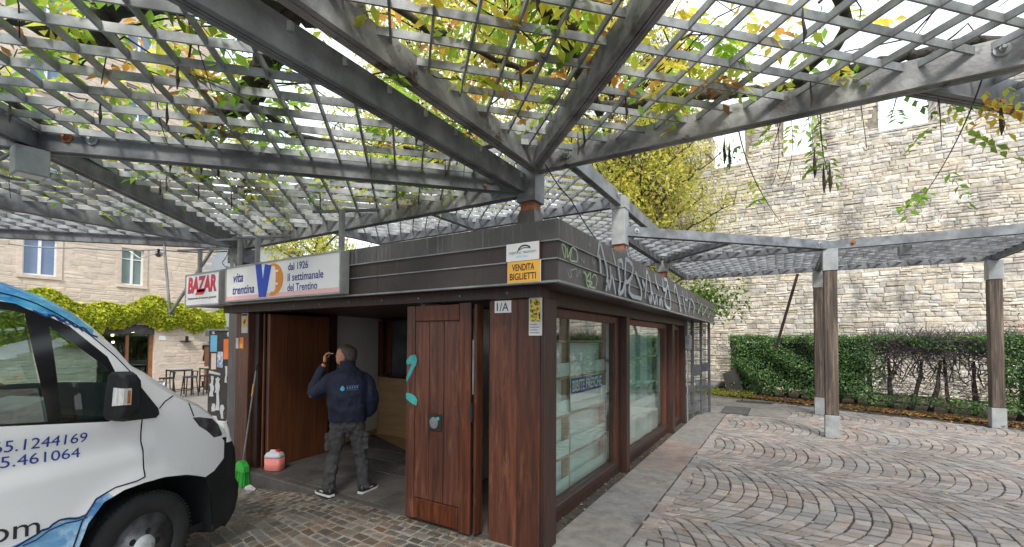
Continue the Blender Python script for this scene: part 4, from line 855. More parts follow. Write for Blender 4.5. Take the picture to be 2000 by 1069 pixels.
sheet('notice', [(.30, -.02), (.54, -.06), (.55, .28), (.52, .33), (.34, .34), (.3, .26)], PAPER, .007)
rebase(NB)

# broom, jerrycan
br_ = thing('broom', 'green broom leaning upside up against the left kiosk post', 'broom', (-6.27, 3.25, zs(-6.27, 3.25)))
z0 = zs(-6.27, 3.3); MB().tube([(-6.29, 3.29, z0+.30), (-6.14, 3.36, 1.36)], .011, 8).build('handle', LIP, br_); MB().tube([(-6.14, 3.36, 1.36), (-6.125, 3.367, 1.46)], .013, 8).build('grip', BLACK, br_); MB().tube([(-6.185, 3.34, 1.02), (-6.165, 3.348, 1.18)], .0125, 8).build('yellow_band', YEL, br_)
MB().loft([[(-6.29+a*w, 3.28+b*.035, z) for a, b in ((-1,-1),(1,-1),(1,1),(-1,1))] for w, z in ((.12, z0+.2), (.11, z0+.28), (.03, z0+.34))]).build('head', GREEN, br_)
mb = MB()
for i in range(90):
    a, b = random.uniform(-1, 1), random.uniform(-1, 1); mb.beam((-6.29+a*.11, 3.28+b*.03, z0+.22), (-6.29+a*.125+.01, 3.27+b*.05, z0+random.uniform(0, .03)), .007, .007)
mb.build('bristles', GREEN, br_)['kind'] = 'stuff'; rebase(br_)
PINKL = mat('pink_liquid_plastic', s2l(250, 150, 135), s2l(240, 140, 130), scale=3, rough=.25); MILK = mat('milky_plastic', s2l(225, 222, 225), s2l(210, 208, 214), scale=3, rough=.3)
jc = thing('jerrycan', 'clear plastic jerrycan half full of pink liquid with red cap on the kiosk step', 'jerrycan', (-5.95, 3.56, 0))
jx = Vector((math.cos(.42), math.sin(.42), 0)); jy = Vector((-jx.y, jx.x, 0)); jo = Vector((-5.96, 3.54, .005))
def ring(a, b, z): return [jo+jx*(a*math.copysign(abs(math.cos(t))**.45, math.cos(t)))+jy*(b*math.copysign(abs(math.sin(t))**.45, math.sin(t)))+Vector((0, 0, z)) for t in [2*PI*k/24 for k in range(24)]]
MB().loft([ring(.108, .07, 0), ring(.12, .08, .012), ring(.12, .08, .17)]).build('liquid_part', PINKL, jc, smooth=True)
MB().loft([ring(.12, .08, .171), ring(.119, .079, .2), ring(.10, .06, .235), ring(.05, .035, .255)]).build('upper_part', MILK, jc, smooth=True)
MB().tube([jo+jx*.05+Vector((0, 0, .24)), jo+jx*.05+Vector((0, 0, .275))], .028, 12).build('cap', REDP, jc); MB().tube([jo-jx*.09+Vector((0, 0, .22)), jo-jx*.05+Vector((0, 0, .262)), jo+jx*.015+Vector((0, 0, .262))], .012, 8).build('handle', MILK, jc); rebase(jc)
tag(MB().tube([(-6.05, 3.22, zs(-6, 3.2)+.01), (-5.95, 3.2, zs(-6, 3.2)+.03), (-5.88, 3.24, zs(-6, 3.2)+.01)], [.03, .05, .02], 7).build('crumpled_paper', PAPER), 'crumpled white paper lying on the setts next to the broom', 'litter')
# pipes by the wall foot
PIPE = mat('grey_plastic_pipe', (.17, .165, .165), (.12, .115, .115), rough=.6)
for x0, x1, y_, r_, lab in ((-2.7, -1.75, 17.5, .17, 'short grey pipe lying nearest the steel cage below the stone wall'), (-1.65, -.65, 18.3, .15, 'grey pipe lying against the foot of the stone wall left of the hedge')):
    t = thing('drain_pipe', lab, 'pipe', ((x0+x1)/2, y_, 0), 'pipes at the foot of the wall'); MB().tube([(x0, y_, r_+.02), (x1, y_+.1, r_+.02)], r_, 18, cap=True).build('pipe_body', PIPE, t, smooth=True); MB().tube([(x0-.01, y_, r_+.02), (x0+.1, y_+.01, r_+.02)], r_+.02, 18).build('collar', PIPE, t); rebase(t)
# ================================================================ VAN
th_ = math.radians(110); vh = Vector((math.cos(th_), math.sin(th_), 0)); vr = Vector((vh.y, -vh.x, 0)); vc = Vector((-3.88, 1.39, -.06))-vr*1.025
def VW(u, w, z): return vc+vh*u+vr*w+Vector((0, 0, z))
def voff(u, z):
    o = 0
    if z > 1.25: o += .16*min(1.1, (z-1.25)/.85)**1.6
    if u > .15: o += .09*min(1.15, (u-.15)/.8)**2
    if u < -4.0: o += .12*((-4.0-u)/.45)**2
    r = math.hypot(u, z-.36); o -= .022*math.exp(-((r-.50)/.075)**2)
    r = math.hypot(u+3.45, z-.36); o -= .022*math.exp(-((r-.50)/.075)**2)
    o += .012*(math.tanh((z-1.09)/.02) if u < 0 else 0)*sm((1.3-z)/.1)
    return o
def wside(u, z): return 1.025-voff(u, z)
def inpoly(p, poly):
    c = False; n = len(poly)
    for i in range(n):
        a, b = poly[i], poly[(i+1) % n]
        if (a[1] > p[1]) != (b[1] > p[1]) and p[0] < (b[0]-a[0])*(p[1]-a[1])/(b[1]-a[1])+a[0]: c = not c
    return c
def dense(poly, s):
    out_ = []
    for a, b in zip(poly, poly[1:]+poly[:1]):
        n = max(1, int(math.hypot(a[0]-b[0], a[1]-b[1])/s)); out_ += [(a[0]+(b[0]-a[0])*k/n, a[1]+(b[1]-a[1])*k/n) for k in range(n)]
    return out_
def cdt_panel(regions, step, mapf, mi_of=None, xr=None):
    """regions: list of (polygon, material index or None for an opening); later ones win"""
    vs, es = [], []
    for poly, m in regions:
        d = dense(poly, step); o = len(vs); vs += d; es += [(o+i, o+(i+1) % len(d)) for i in range(len(d))]
    xs_ = [p[0] for p in regions[0][0]]; ys_ = [p[1] for p in regions[0][0]]
    x = min(xs_)
    while x < max(xs_):
        s = step if x > -1.7 else step*2.5; y = min(ys_)
        while y < max(ys_): vs.append((x+.001, y+.0013)); y += step
        x += s
    r = delaunay_2d_cdt([Vector(v) for v in vs], es, [], 0, 1e-5)
    fs, mi = [], []
    for f in r[2]:
        c = (sum(r[0][i][0] for i in f)/len(f), sum(r[0][i][1] for i in f)/len(f))
        if not inpoly(c, regions[0][0]): continue
        k = regions[0][1]
        for poly, m in regions[1:]:
            if inpoly(c, poly): k = m
        if k is None: continue
        fs.append(tuple(f)); mi.append(k)
    return [mapf(v[0], v[1]) for v in r[0]], fs, mi
SEAM = [(-.753,2.113),(-.688,2.099),(-.621,2.075),(-.587,2.059),(-.517,2.017),(-.464,1.982),(-.407,1.939),(-.331,1.867),(-.209,1.736),(-.124,1.623)]
ARCHP = [(.548,.24),(.516,.56),(.463,.724),(.371,.764),(.268,.803),(.101,.837),(-.063,.847),(-.2,.84),(-.32,.80),(-.41,.70),(-.46,.569),(-.50,.4),(-.51,.27)]
RARCH = [(-3.45+.47*math.cos(a), .36+.47*math.sin(a)) for a in [math.radians(d) for d in range(-12, 193, 12)]]
TOPF = [(-.04,1.575),(.06,1.50),(.168,1.425),(.307,1.344),(.427,1.281),(.53,1.201),(.62,1.11),(.70,1.03)]
body = [(-4.43,.27),(-4.43,2.113)]+SEAM+TOPF+[(.70,.25)]+ARCHP+RARCH
FRAME = [(-.759,2.065),(-.694,2.056),(-.647,2.03),(-.594,2.006),(-.542,1.987),(-.449,1.934),(-.376,1.857),(-.257,1.734),(-.227,1.647)]
black = [(-1.64,1.40),(-1.62,2.03),(-1.5,2.065)]+FRAME+[(-.19,1.55),(-.2,1.33),(-.289,1.31),(-.82,1.378)]
W1 = [(-1.55,1.45),(-1.53,1.99),(-1.48,2.015),(-.766,2.019),(-.691,2.009),(-.66,1.999),(-.658,1.948),(-.647,1.742),(-.611,1.367),(-.82,1.391)]
W2 = [(-.553,1.927),(-.278,1.668),(-.262,1.64),(-.269,1.56),(-.297,1.341),(-.547,1.356)]
bump = [(.71,1.0),(.641,1.006),(.673,.968),(.672,.823),(.561,.745),(.455,.722),(.44,.5),(.45,.2),(.71,.2)]
lamp = [(.329,1.232),(.392,1.225),(.53,1.189),(.595,1.129),(.646,1.04),(.64,1.024),(.552,1.026),(.473,1.098),(.395,1.151)]
blue = [(-4.5,2.3),(-4.5,2.04),(-.95,2.075),(-.75,2.068),(-.66,2.036),(-.60,2.012),(-.55,1.99),(-.52,1.995),(-.48,1.955),(-.44,1.965),(-.40,1.925),(-.36,1.925),(-.33,1.875),(-.29,1.86),(-.33,1.95),(-.5,2.3)]
wave = [(-4.5,.1),(-4.5,.66),(-3.6,.7),(-2.6,.62),(-1.6,.58),(-1.2,.66),(-.95,.70),(-.767,.716),(-.706,.725),(-.637,.747),(-.587,.759),(-.506,.766),(-.416,.753),(-.378,.80),(-.30,.86),(-.25,.8),(-.5,.1)]
VWHITE = mat('van_white_paint', (.80, .81, .82), (.76, .77, .78), scale=.8, rough=.28, c3=(.68, .67, .65), s3=2.2, pos3=(.55, .8)); VWHITE.node_tree.nodes['Principled BSDF'].inputs['Coat Weight'].default_value = .6
VBLACK = mat('van_black_plastic', (.016, .017, .019), (.011, .012, .013), scale=5, rough=.6, bump=.05, bscale=300, spec=.3)
GLOSSB = mat('van_gloss_black', (.012, .013, .015), rough=.12)
WATER = mat('water_print', s2l(95, 190, 230), s2l(35, 125, 190), scale=3.5, rough=.28, c3=s2l(190, 225, 238), s3=5, pos3=(.55, .72), stretch=(1, 1, 2.5), ramp=(.38, .6), stretch3=(1, 1, 3)); WATER.node_tree.nodes['Principled BSDF'].inputs['Coat Weight'].default_value = .6
WATER2 = mat('wave_print', s2l(130, 180, 215), s2l(60, 120, 175), scale=4, rough=.3, c3=s2l(200, 220, 232), s3=6, pos3=(.5, .68), stretch=(1, 1, 3), ramp=(.35, .6))
WDARK = flat('dark_water_print', s2l(25, 50, 100), .3); LAMPD = mat('headlamp_dark', (.10, .10, .11), (.03, .03, .035), scale=9, rough=.1); LAMPD.node_tree.nodes['Principled BSDF'].inputs['Coat Weight'].default_value = 1
VAN = thing('delivery_van', 'white delivery van with blue water print on its roof and door', 'van', tuple(vc+Vector((0, 0, 0))))
vmats = [VWHITE, VBLACK, GLOSSB, WATER, WATER2, LAMPD]
for side in (1, -1):
    mf = lambda u, z: VW(u, side*wside(u, z), z)
    vs, fs, mi = cdt_panel([(body, 0), (blue, 3), (wave, 4), (black, 2), (W1, None), (W2, None), (bump, 1), (lamp, 5)], .045, mf)
    if side < 0: fs = [f[::-1] for f in fs]
    mb = MB(); mb.v = [tuple(v) for v in vs]; mb.f = fs; mb.m = mi; mb.t = [.5]*len(fs)
    o = mb.build('body_side', vmats, VAN, smooth=True)
    for wi, W_ in enumerate((W1, W2)):
        v2, f2, m2 = cdt_panel([(W_, 0)], .09, lambda u, z: VW(u, side*(wside(u, z)-.012), z)); mb = MB(); mb.v = [tuple(v) for v in v2]; mb.f = f2 if side > 0 else [f[::-1] for f in f2]; mb.m = m2; mb.t = [.5]*len(f2)
        mb.build('side_window', CARGLASS, VAN, smooth=True)
    # seams
    def seam(pts, w=.009):
        sb = MB()
        pts = [Vector(p) for p in pts]
        for a, b in zip(pts, pts[1:]):
            n = max(1, int((b-a).length/.05)); d = (b-a).normalized(); s_ = Vector((-d.y, d.x))*w/2
            for k in range(n):
                p, q = a.lerp(b, k/n), a.lerp(b, (k+1)/n); sb.add([VW(x.x, side*(wside(x.x, x.y)+.0025), x.y) for x in (p-s_, q-s_, q+s_, p+s_)], [(0, 1, 2, 3)])
        sb.build('panel_gap', GLOSSB, VAN)
    seam([(-4.43, 2.108)]+SEAM+[(-.081, 1.566), (-.064, 1.525)], .007)
    seam([(-.069,1.30),(-.067,1.134),(-.064,.886),(-.12,.874),(-.25,.872),(-.36,.835),(-.44,.72),(-.50,.55),(-.535,.4),(-.545,.27)], .009); seam([(.056,1.345),(.10,1.39),(.168,1.425)]); seam([(.294,1.354),(.338,1.242)])
    seam([(-1.72, .28), (-1.72, 2.05)]); seam([(-4.3, 1.25), (-1.8, 1.25)], .02)
    # arch liner
    al = MB(); k = ARCHP
    al.add([VW(u, side*(wside(u, z)-.001), z) for u, z in k]+[VW(u*.92, side*.62, z*.96) for u, z in k], [(i, i+1, len(k)+i+1, len(k)+i) for i in range(len(k)-1)]); al.build('arch_liner', VBLACK, VAN); al = MB(); k = RARCH
    al.add([VW(u, side*(wside(u, z)-.001), z) for u, z in k]+[VW(u, side*.62, z) for u, z in k], [(i, i+1, len(k)+i+1, len(k)+i) for i in range(len(k)-1)])
    al.build('arch_liner', VBLACK, VAN)
# roof, windscreen, bonnet: edge curve to the centre line with a crown
top = [(-4.43,2.113,'r'),(-3.5,2.113,'r'),(-2.6,2.113,'r'),(-1.7,2.113,'r'),(-1.2,2.115,'r')]+[(u, z, 'r') for u, z in SEAM[:3]]+[(u, z, 'w') for u, z in SEAM[3:]]+[(u, z, 'w') for u, z in TOPF[:3]]+[(u, z, 'b') for u, z in TOPF[3:]]
ss_ = [0, .02, .05, .09, .14, .2, .35, .6, .85, 1.0]
def tp(k, s):
    u, z, t = top[k]; w = wside(u, z)*(1-s); bq = 1-(1-s)**2.2; b0 = 1-(1-min(1, s/.12))**2
    if t == 'r': return (u+.02*bq, w, z+.068*b0+.06*bq)
    if t == 'w': q = sm((z-1.4)/.5); return (u+.035*b0+.24*bq*(1-q*.3), w, z+.055*b0*(.35+.65*q)+.03*bq)
    return (u+.25*bq, w, z+.02*b0+.05*bq)
for nm, k0, k1, s0, s1, m in (('roof', 0, 8, 0, 9, None), ('windscreen_pillar', 7, 17, 0, 4, 1), ('windscreen_pillar', 7, 17, 0, 4, -1), ('windscreen', 7, 17, 4, 9, CARGLASS), ('bonnet', 17, len(top)-1, 0, 9, VWHITE)):
    mb = MB()
    for side in (1, -1):
        if m in (1, -1) and side != m: continue
        V_ = []
        for k in range(k0, k1+1 if nm != 'roof' else 8):
            for s in range(s0, s1+1): u, w, z = tp(k, ss_[s]); V_.append(VW(u, side*w, z))
        ns = s1-s0+1; nk = len(V_)//ns
        for a in range(nk-1):
            for b in range(ns-1):
                f = (a*ns+b, (a+1)*ns+b, (a+1)*ns+b+1, a*ns+b+1); kk = k0+a
                uu, zz = top[kk][:2]
                mi_ = 0
                if nm == 'roof': mi_ = 1
                if nm == 'windscreen_pillar': mi_ = 1 if zz > 1.93 else 0
                mb.add([V_[i] for i in (f if side < 0 else f[::-1])], [(0, 1, 2, 3)], mi_)
    o = mb.build(nm, [VWHITE, WATER] if m is None or m in (1, -1) else m, VAN)
    # weld for smooth shading
    md = o.modifiers.new('weld', 'WELD'); md.merge_threshold = .0005; o.data.polygons.foreach_set('use_smooth', [True]*len(o.data.polygons))
# splash tongues in darker blue at the end of the roof print and along the wave
def urib(pts, w, lift=.003, side=1):
    sp = MB()
    P = [Vector(p) for p in pts]
    for a, b in zip(P, P[1:]):
        n = max(1, int((b-a).length/.03)); d = (b-a).normalized(); s_ = Vector((-d.y, d.x))*w/2
        for k in range(n):
            p, q = a.lerp(b, k/n), a.lerp(b, (k+1)/n); sp.add([VW(x.x, side*(wside(x.x, x.y)+lift), x.y) for x in (p-s_, q-s_, q+s_, p+s_)], [(0, 1, 2, 3)])
    sp.build('splash_print', WDARK, VAN)
urib([(-.62,2.02),(-.56,1.985),(-.52,2.0),(-.49,1.96),(-.46,1.975),(-.42,1.93),(-.37,1.925),(-.34,1.88),(-.30,1.865)], .012); urib([(-.55,2.0),(-.50,1.99),(-.46,1.945),(-.42,1.95),(-.38,1.90)], .007)
urib([(-.80,.70),(-.74,.71),(-.706,.722),(-.66,.735),(-.637,.75),(-.60,.748),(-.587,.762),(-.55,.775),(-.506,.768),(-.46,.75),(-.416,.757),(-.39,.79),(-.36,.83),(-.33,.845)], .012); urib([(-.72,.70),(-.66,.705),(-.60,.735),(-.52,.745),(-.46,.735),(-.41,.74)], .008)
urib([(-4.4,.67),(-3.6,.71),(-2.6,.63),(-1.6,.59),(-1.2,.67),(-.95,.71),(-.8,.70)], .02)
# front face
fz = [(.22,.72),(.26,.84),(.32,.92),(.42,.97),(.54,.975),(.60,.91),(.75,.92),(.87,.895),(.95,.84),(1.0,.80),(1.06,.80),(1.12,.80)]
rows = []
for z, uf in fz:
    u0 = .70; w0 = wside(.70, min(z, 1.03)); r = []
    for k in range(-20, 21):
        a = k/20*PI/2; w = w0*math.copysign(abs(math.sin(a))**(2/4.5), a); u = u0+(uf-u0)*abs(math.cos(a))**(2/4.5)
        if z > 1.03: u += (z-1.03)*0; w *= 1-(z-1.03)*.5
        r.append(VW(u, w, z))
    rows.append(r)
MB().loft(rows[:9], cap=False, close=False).build('bumper', VBLACK, VAN, smooth=True)
MB().loft(rows[8:], cap=False, close=False).build('front_panel', [VWHITE], VAN, smooth=True)
MB().loft([[VW(.925+.008*(k % 2), w, z) for w in (-.55, .55)] for k, z in enumerate((.62, .66, .70, .74, .78, .82))], cap=False, close=False).build('grille', GLOSSB, VAN)
MB().obox(VW(.985, 0, .46), vr*.26, vh*.005, (0, 0, .055)).build('number_plate', WHITE, VAN)
MB().add([VW(-4.43, w, z) for w, z in ((-.9, .27), (.9, .27), (.86, 2.15), (-.86, 2.15))], [(0, 1, 2, 3)]).build('rear_doors', VWHITE, VAN)
MB().obox(VW(-1.9, 0, .30), vh*2.5, vr*.93, (0, 0, .03)).obox(VW(-3.0, 0, 1.1), vh*.02, vr*.9, (0, 0, .85)).build('chassis', VBLACK, VAN)
# cabin
cb = MB(); cb.obox(VW(-.10, 0, 1.08), vh*.28, vr*.86, (0, 0, .16)); cb.obox(VW(.12, 0, 1.22), vh*.14, vr*.85, (0, 0, .06)); cb.obox(VW(-.8, 0, .62), vh*.9, vr*.9, (0, 0, .04)); cb.obox(VW(-1.9, 0, 1.2), vh*.02, vr*.88, (0, 0, .9))
cb.build('dashboard', VBLACK, VAN, bevel=.03)
for w in (.45, -.1, -.5):
    s_ = MB(); s_.obox(VW(-.98, w, 1.0), vh*.24, vr*.22, (0, 0, .09)); s_.obox(VW(-1.28, w, 1.40), vh*.07, vr*.21, Vector((0, 0, .38))-vh*.08); s_.obox(VW(-1.38, w, 1.86), vh*.05, vr*.11, (0, 0, .09))
    s_.build('seat', mat('seat_cloth', (.05, .05, .055), (.03, .03, .034), scale=20, rough=.9), VAN, bevel=.04)
sw = MB(); cen = VW(-.56, -.45, 1.32); rr_ = Vector((0, 0, 1))*.8+vh*.55; rr_.normalize()
sw.tube([cen+(vr*math.cos(a)+rr_*math.sin(a))*.19 for a in [2*PI*k/20 for k in range(21)]], .016, 6); sw.build('steering_wheel', BLACK, VAN)
MB().obox(VW(-.30, .2, 1.33), vh*.10+Vector((0, 0, .03)), vr*.2, (0, 0, .08)).obox(VW(-.12, -.3, 1.30), vh*.08, vr*.15, (0, 0, .05)).build('papers', PAPER, VAN)
# mirror on the near side (and far side)
for side in (1, -1):
    mr_ = MB(); c0 = [(-.355,1.642),(-.337,1.662),(-.251,1.659),(-.214,1.605),(-.205,1.519),(-.204,1.365),(-.219,1.323),(-.302,1.288),(-.373,1.314),(-.379,1.344),(-.369,1.504)]
    cu = sum(p[0] for p in c0)/11; cz = sum(p[1] for p in c0)/11
    rings_ = []
    for w, s in ((1.02, .6), (1.035, .78), (1.06, .88), (1.13, .88), (1.17, .78), (1.185, .52)): rings_.append([VW(cu+.03+(p[0]-cu)*s, side*w, cz+(p[1]-cz)*s) for p in c0])
    m_ = mr_.loft(rings_); m_ = mr_.build('mirror', VBLACK, VAN, smooth=False, bevel=.008)
    q = [(-.383,1.546),(-.30,1.544),(-.303,1.412),(-.392,1.418)]
    MB().add([VW(u, side*1.196, z) for u, z in [(-.325,1.533),(-.278,1.532),(-.281,1.425),(-.331,1.43)]]+[VW(u, side*1.12, z) for u, z in [(-.335,1.54),(-.27,1.539),(-.273,1.417),(-.341,1.422)]], [(0, 1, 2, 3), (0, 4, 5, 1), (1, 5, 6, 2), (2, 6, 7, 3), (3, 7, 4, 0)]).build('indicator', mat('clear_lens', (.62, .62, .6), (.4, .4, .4), scale=60, rough=.12, stretch=(1, 1, .2)), m_)
    MB().add([VW(u, side*1.198, z) for u, z in [(-.305,1.52),(-.286,1.52),(-.288,1.437),(-.308,1.437)]], [(0, 1, 2, 3)]).build('amber_bulb', mat('amber_lens', s2l(200, 120, 60), s2l(150, 80, 40), scale=40, rough=.2), m_)
    bs = [(-.17,1.60),(-.10,1.557),(.041,1.348),(.047,1.306),(.021,1.284),(-.20,1.296)]
    MB().add([VW(u, side*(wside(u, z)+.012), z) for u, z in bs]+[VW(u, side*(wside(u, z)-.01), z) for u, z in bs], [tuple(range(6))]+[(k, (k+1) % 6, 6+(k+1) % 6, 6+k) for k in range(6)]).build('mirror_base', VBLACK, m_)
    MB().obox(VW(-.19, side*1.03, 1.42), vh*.05, vr*.06, (0, 0, .06)).build('mirror_arm', VBLACK, m_)
# wheels
for u in (0, -3.45):
    for side in (1, -1):
        def wr(r, w, n=40): return [VW(u+r*math.cos(2*PI*k/n), side*w, .372+r*math.sin(2*PI*k/n)) for k in range(n)]
        wheel = MB().loft([wr(.225, .985), wr(.235, 1.0), wr(.30, 1.005), wr(.345, .995), wr(.368, .975), wr(.372, .95), wr(.372, .80), wr(.35, .77), wr(.22, .77)], cap=False).build('wheel', RUBBER, VAN, smooth=True)
        tr = MB()
        for k in range(72):
            a = 2*PI*k/72; d = (math.cos(a), math.sin(a)); tr.obox(VW(u+.371*d[0], side*.955, .372+.371*d[1]), (vh*d[0]+Vector((0, 0, d[1])))*.006, (vh*-d[1]+Vector((0, 0, d[0])))*.006, vr*.03)
        o = tr.build('tread_blocks', RUBBER, wheel); o['kind'] = 'stuff'
        MB().loft([wr(.225, .985), wr(.215, .975), wr(.205, .93), wr(.19, .90), wr(.05, .90)], cap=True).build('rim', mat('wheel_steel', (.22, .22, .225), (.08, .08, .085), scale=8, rough=.45, metal=.5), wheel, smooth=True)
        hub = MB().loft([wr(.185, .935), wr(.18, .955), wr(.13, .97), wr(.075, .985), wr(.07, 1.0), wr(.02, 1.003)]).build('hub_cap', mat('silver_trim', (.62, .63, .64), (.42, .43, .44), scale=14, rough=.4, metal=.2, c3=(.05, .05, .05), s3=12, pos3=(.6, .68)), wheel, smooth=True)
        hb = MB()
        for k in range(10):
            a = 2*PI*k/10+.2; r = .155; c = VW(u+r*math.cos(a), side*.966, .372+r*math.sin(a)); hb.tube([c-vr*side*.012, c+vr*side*.003], .021, 10)
        for k in range(5):
            a = 2*PI*k/5; r = .098; c = VW(u+r*math.cos(a), side*.982, .372+r*math.sin(a)); hb.tube([c-vr*side*.012, c+vr*side*.003], .024, 10)
        hb.build('hub_hole_discs', DARK, hub)['kind'] = 'stuff'  # solid discs, shade of the trim holes put into their colour
# lettering
def quadf(q):  # bottom-left, bottom-right, top-right, top-left in (u, z)
    def f(a, b):
        u = (q[0][0]*(1-a)+q[1][0]*a)*(1-b)+(q[3][0]*(1-a)+q[2][0]*a)*b; z = (q[0][1]*(1-a)+q[1][1]*a)*(1-b)+(q[3][1]*(1-a)+q[2][1]*a)*b
        return VW(u, wside(u, z)+.004, z)
    return f
VBLUE = flat('van_blue_lettering', s2l(35, 60, 150), .35)
text('phone_number', '0465.1244169', (0, 0, 0), (1, 0, 0), (0, 0, 1), 1, 1, VBLUE, VAN, bold=.0, quad=quadf([(-.95,1.244),(-.405,1.205),(-.405,1.265),(-.95,1.310)]))
text('phone_number', '0465.461064', (0, 0, 0), (1, 0, 0), (0, 0, 1), 1, 1, VBLUE, VAN, bold=.0, quad=quadf([(-.97,1.166),(-.44,1.118),(-.44,1.178),(-.97,1.228)]))
text('web_address', '.com', (0, 0, 0), (1, 0, 0), (0, 0, 1), 1, 1, BLK, VAN, bold=.0, quad=quadf([(-.985,.785),(-.645,.735),(-.645,.805),(-.985,.862)]))
rebase(VAN)
tag(MB().prism([(0, 0), (.16, .01), (.17, .05), (.02, .05)], (-2.85, 1.62, .01), (1, 0, 0), (0, 1, 0), .006).build('red_cone_foot', REDP), 'red plastic piece on the setts at the bottom edge in front of the van wheel', 'plastic piece')

# ================================================================ MAN (seen from behind, smoking)
def remesh(o, vox, smooth=4, disp=None):
    m = o.modifiers.new('remesh', 'REMESH'); m.mode = 'VOXEL'; m.voxel_size = vox; m.use_smooth_shade = True
    s = o.modifiers.new('smooth', 'SMOOTH'); s.factor = .6; s.iterations = smooth
    if disp:
        tx = bpy.data.textures.new(o.name+'_folds', 'CLOUDS'); tx.noise_scale = disp[1]; tx.noise_depth = 1
        d = o.modifiers.new('folds', 'DISPLACE'); d.texture = tx; d.strength = disp[0]; d.mid_level = .5; d.texture_coords = 'LOCAL'
    bpy.context.view_layer.update(); dg = bpy.context.evaluated_depsgraph_get(); me = bpy.data.meshes.new_from_object(o.evaluated_get(dg))
    o.modifiers.clear(); old = o.data; o.data = me; me.polygons.foreach_set('use_smooth', [True]*len(me.polygons)); return o
fa = math.radians(140); mf_ = Vector((math.cos(fa), math.sin(fa), 0)); ml = Vector((-mf_.y, mf_.x, 0)); mo = Vector((-4.36, 3.46, .003))
def B(l, f, z): return mo+ml*l+mf_*f+Vector((0, 0, z))     # left, forward, up
def ering(l, f, z, rl, rf, n=20, tl=0, sq=1.0): return [B(l+rl*math.copysign(abs(math.cos(a))**sq, math.cos(a)), f+rf*math.copysign(abs(math.sin(a))**sq, math.sin(a)), z+tl*math.cos(a)) for a in [2*PI*k/n for k in range(n)]]
MAN = thing('person', 'man in navy jacket and grey cargo trousers smoking with his back turned', 'person', tuple(mo))
SKIN = mat('skin', s2l(196, 138, 112), s2l(170, 112, 90), scale=30, rough=.5); SKIN.node_tree.nodes['Principled BSDF'].inputs['Subsurface Weight'].default_value = .1
JKT = mat('navy_jacket_cloth', (.007, .012, .036), (.004, .007, .022), scale=6, rough=.75, bump=.15, bscale=300); TRS = mat('grey_cargo_cloth', (.062, .058, .06), (.042, .039, .041), scale=5, rough=.85, bump=.2, bscale=250, c3=(.075, .07, .072), s3=6, pos3=(.55, .75))
HAIR = mat('greying_brown_hair', (.10, .078, .06), (.028, .02, .015), scale=6, rough=.6, stretch=(20, 20, 3), bump=.5, bscale=10)
# body (skin) one continuous figure under the clothes: head, neck, torso, arms, legs
bm_ = MB()
bm_.loft([ering(0, 0, .90, .15, .11), ering(0, 0, 1.1, .16, .12), ering(0, 0, 1.3, .18, .12), ering(0, 0, 1.38, .12, .08), ering(.01, .01, 1.47, .07, .065), ering(.015, .02, 1.52, .058, .062), ering(.02, .035, 1.58, .06, .065)])
hd = Vector((.035, .035)); ha = math.radians(72)     # head turned left
def H(a, b, z): # a = toward face, b = toward his left of the face
    return B(.03+a*math.sin(ha)+b*math.cos(ha), .04+a*math.cos(ha)-b*math.sin(ha), z)
def hring(z, ra, rb, ca=0):
    ra *= 1.1; rb *= 1.12
    return [H(ca+ra*math.cos(t), rb*math.sin(t), z) for t in [2*PI*k/20 for k in range(20)]]
bm_.loft([hring(1.495, .045, .045, .03), hring(1.515, .07, .055, .03), hring(1.545, .085, .065, .02), hring(1.585, .096, .073, .008), hring(1.63, .10, .077, 0), hring(1.67, .095, .074, -.004), hring(1.70, .075, .06, -.006), hring(1.718, .035, .03, -.006)])
bm_.loft([[H(.088+a, b*1.0, z) for b in (-.014, .014)]+[H(.09, b, z) for b in (.008, -.008)] for a, z in ((.012, 1.635), (.034, 1.60), (.03, 1.588), (.008, 1.583))])   # nose
bm_.obox(H(.085, 0, 1.555), H(1, 0, 0)-H(0, 0, 0), H(0, .022, 0)-H(0, 0, 0), (0, 0, .006)); bm_.v[-8:] = [tuple(H(.088+da, b, z)) for z in (1.549, 1.561) for da, b in ((-.02, -.02), (.006, -.02), (.006, .02), (-.02, .02))]
for sd_ in (1, -1): bm_.loft([[H(-.005+a*.018, sd_*(.072+w), 1.60+c*.03) for a, c in [(math.cos(t), math.sin(t)) for t in [2*PI*k/8 for k in range(8)]]] for w in (0, .018)])
def limb(mb, pts, rad): mb.tube(pts, rad, 12)
la = [B(.14, 0, 1.33), B(.25, -.01, 1.25), B(.39, .03, 1.15), B(.37, .12, 1.28), B(.30, .17, 1.45), B(.275, .175, 1.50)]
limb(bm_, la, [.05, .045, .04, .038, .03, .028])
ra_ = [B(-.14, 0, 1.33), B(-.22, -.02, 1.22), B(-.27, -.03, 1.08), B(-.24, .05, .95), B(-.21, .10, .87)]; limb(bm_, ra_, [.05, .045, .04, .034, .03])
for s in (1, -1): limb(bm_, [B(s*.09, 0, .92), B(s*.13, .01, .5), B(s*.20, 0, .12), B(s*.215, .0, .06)], [.08, .055, .04, .038])
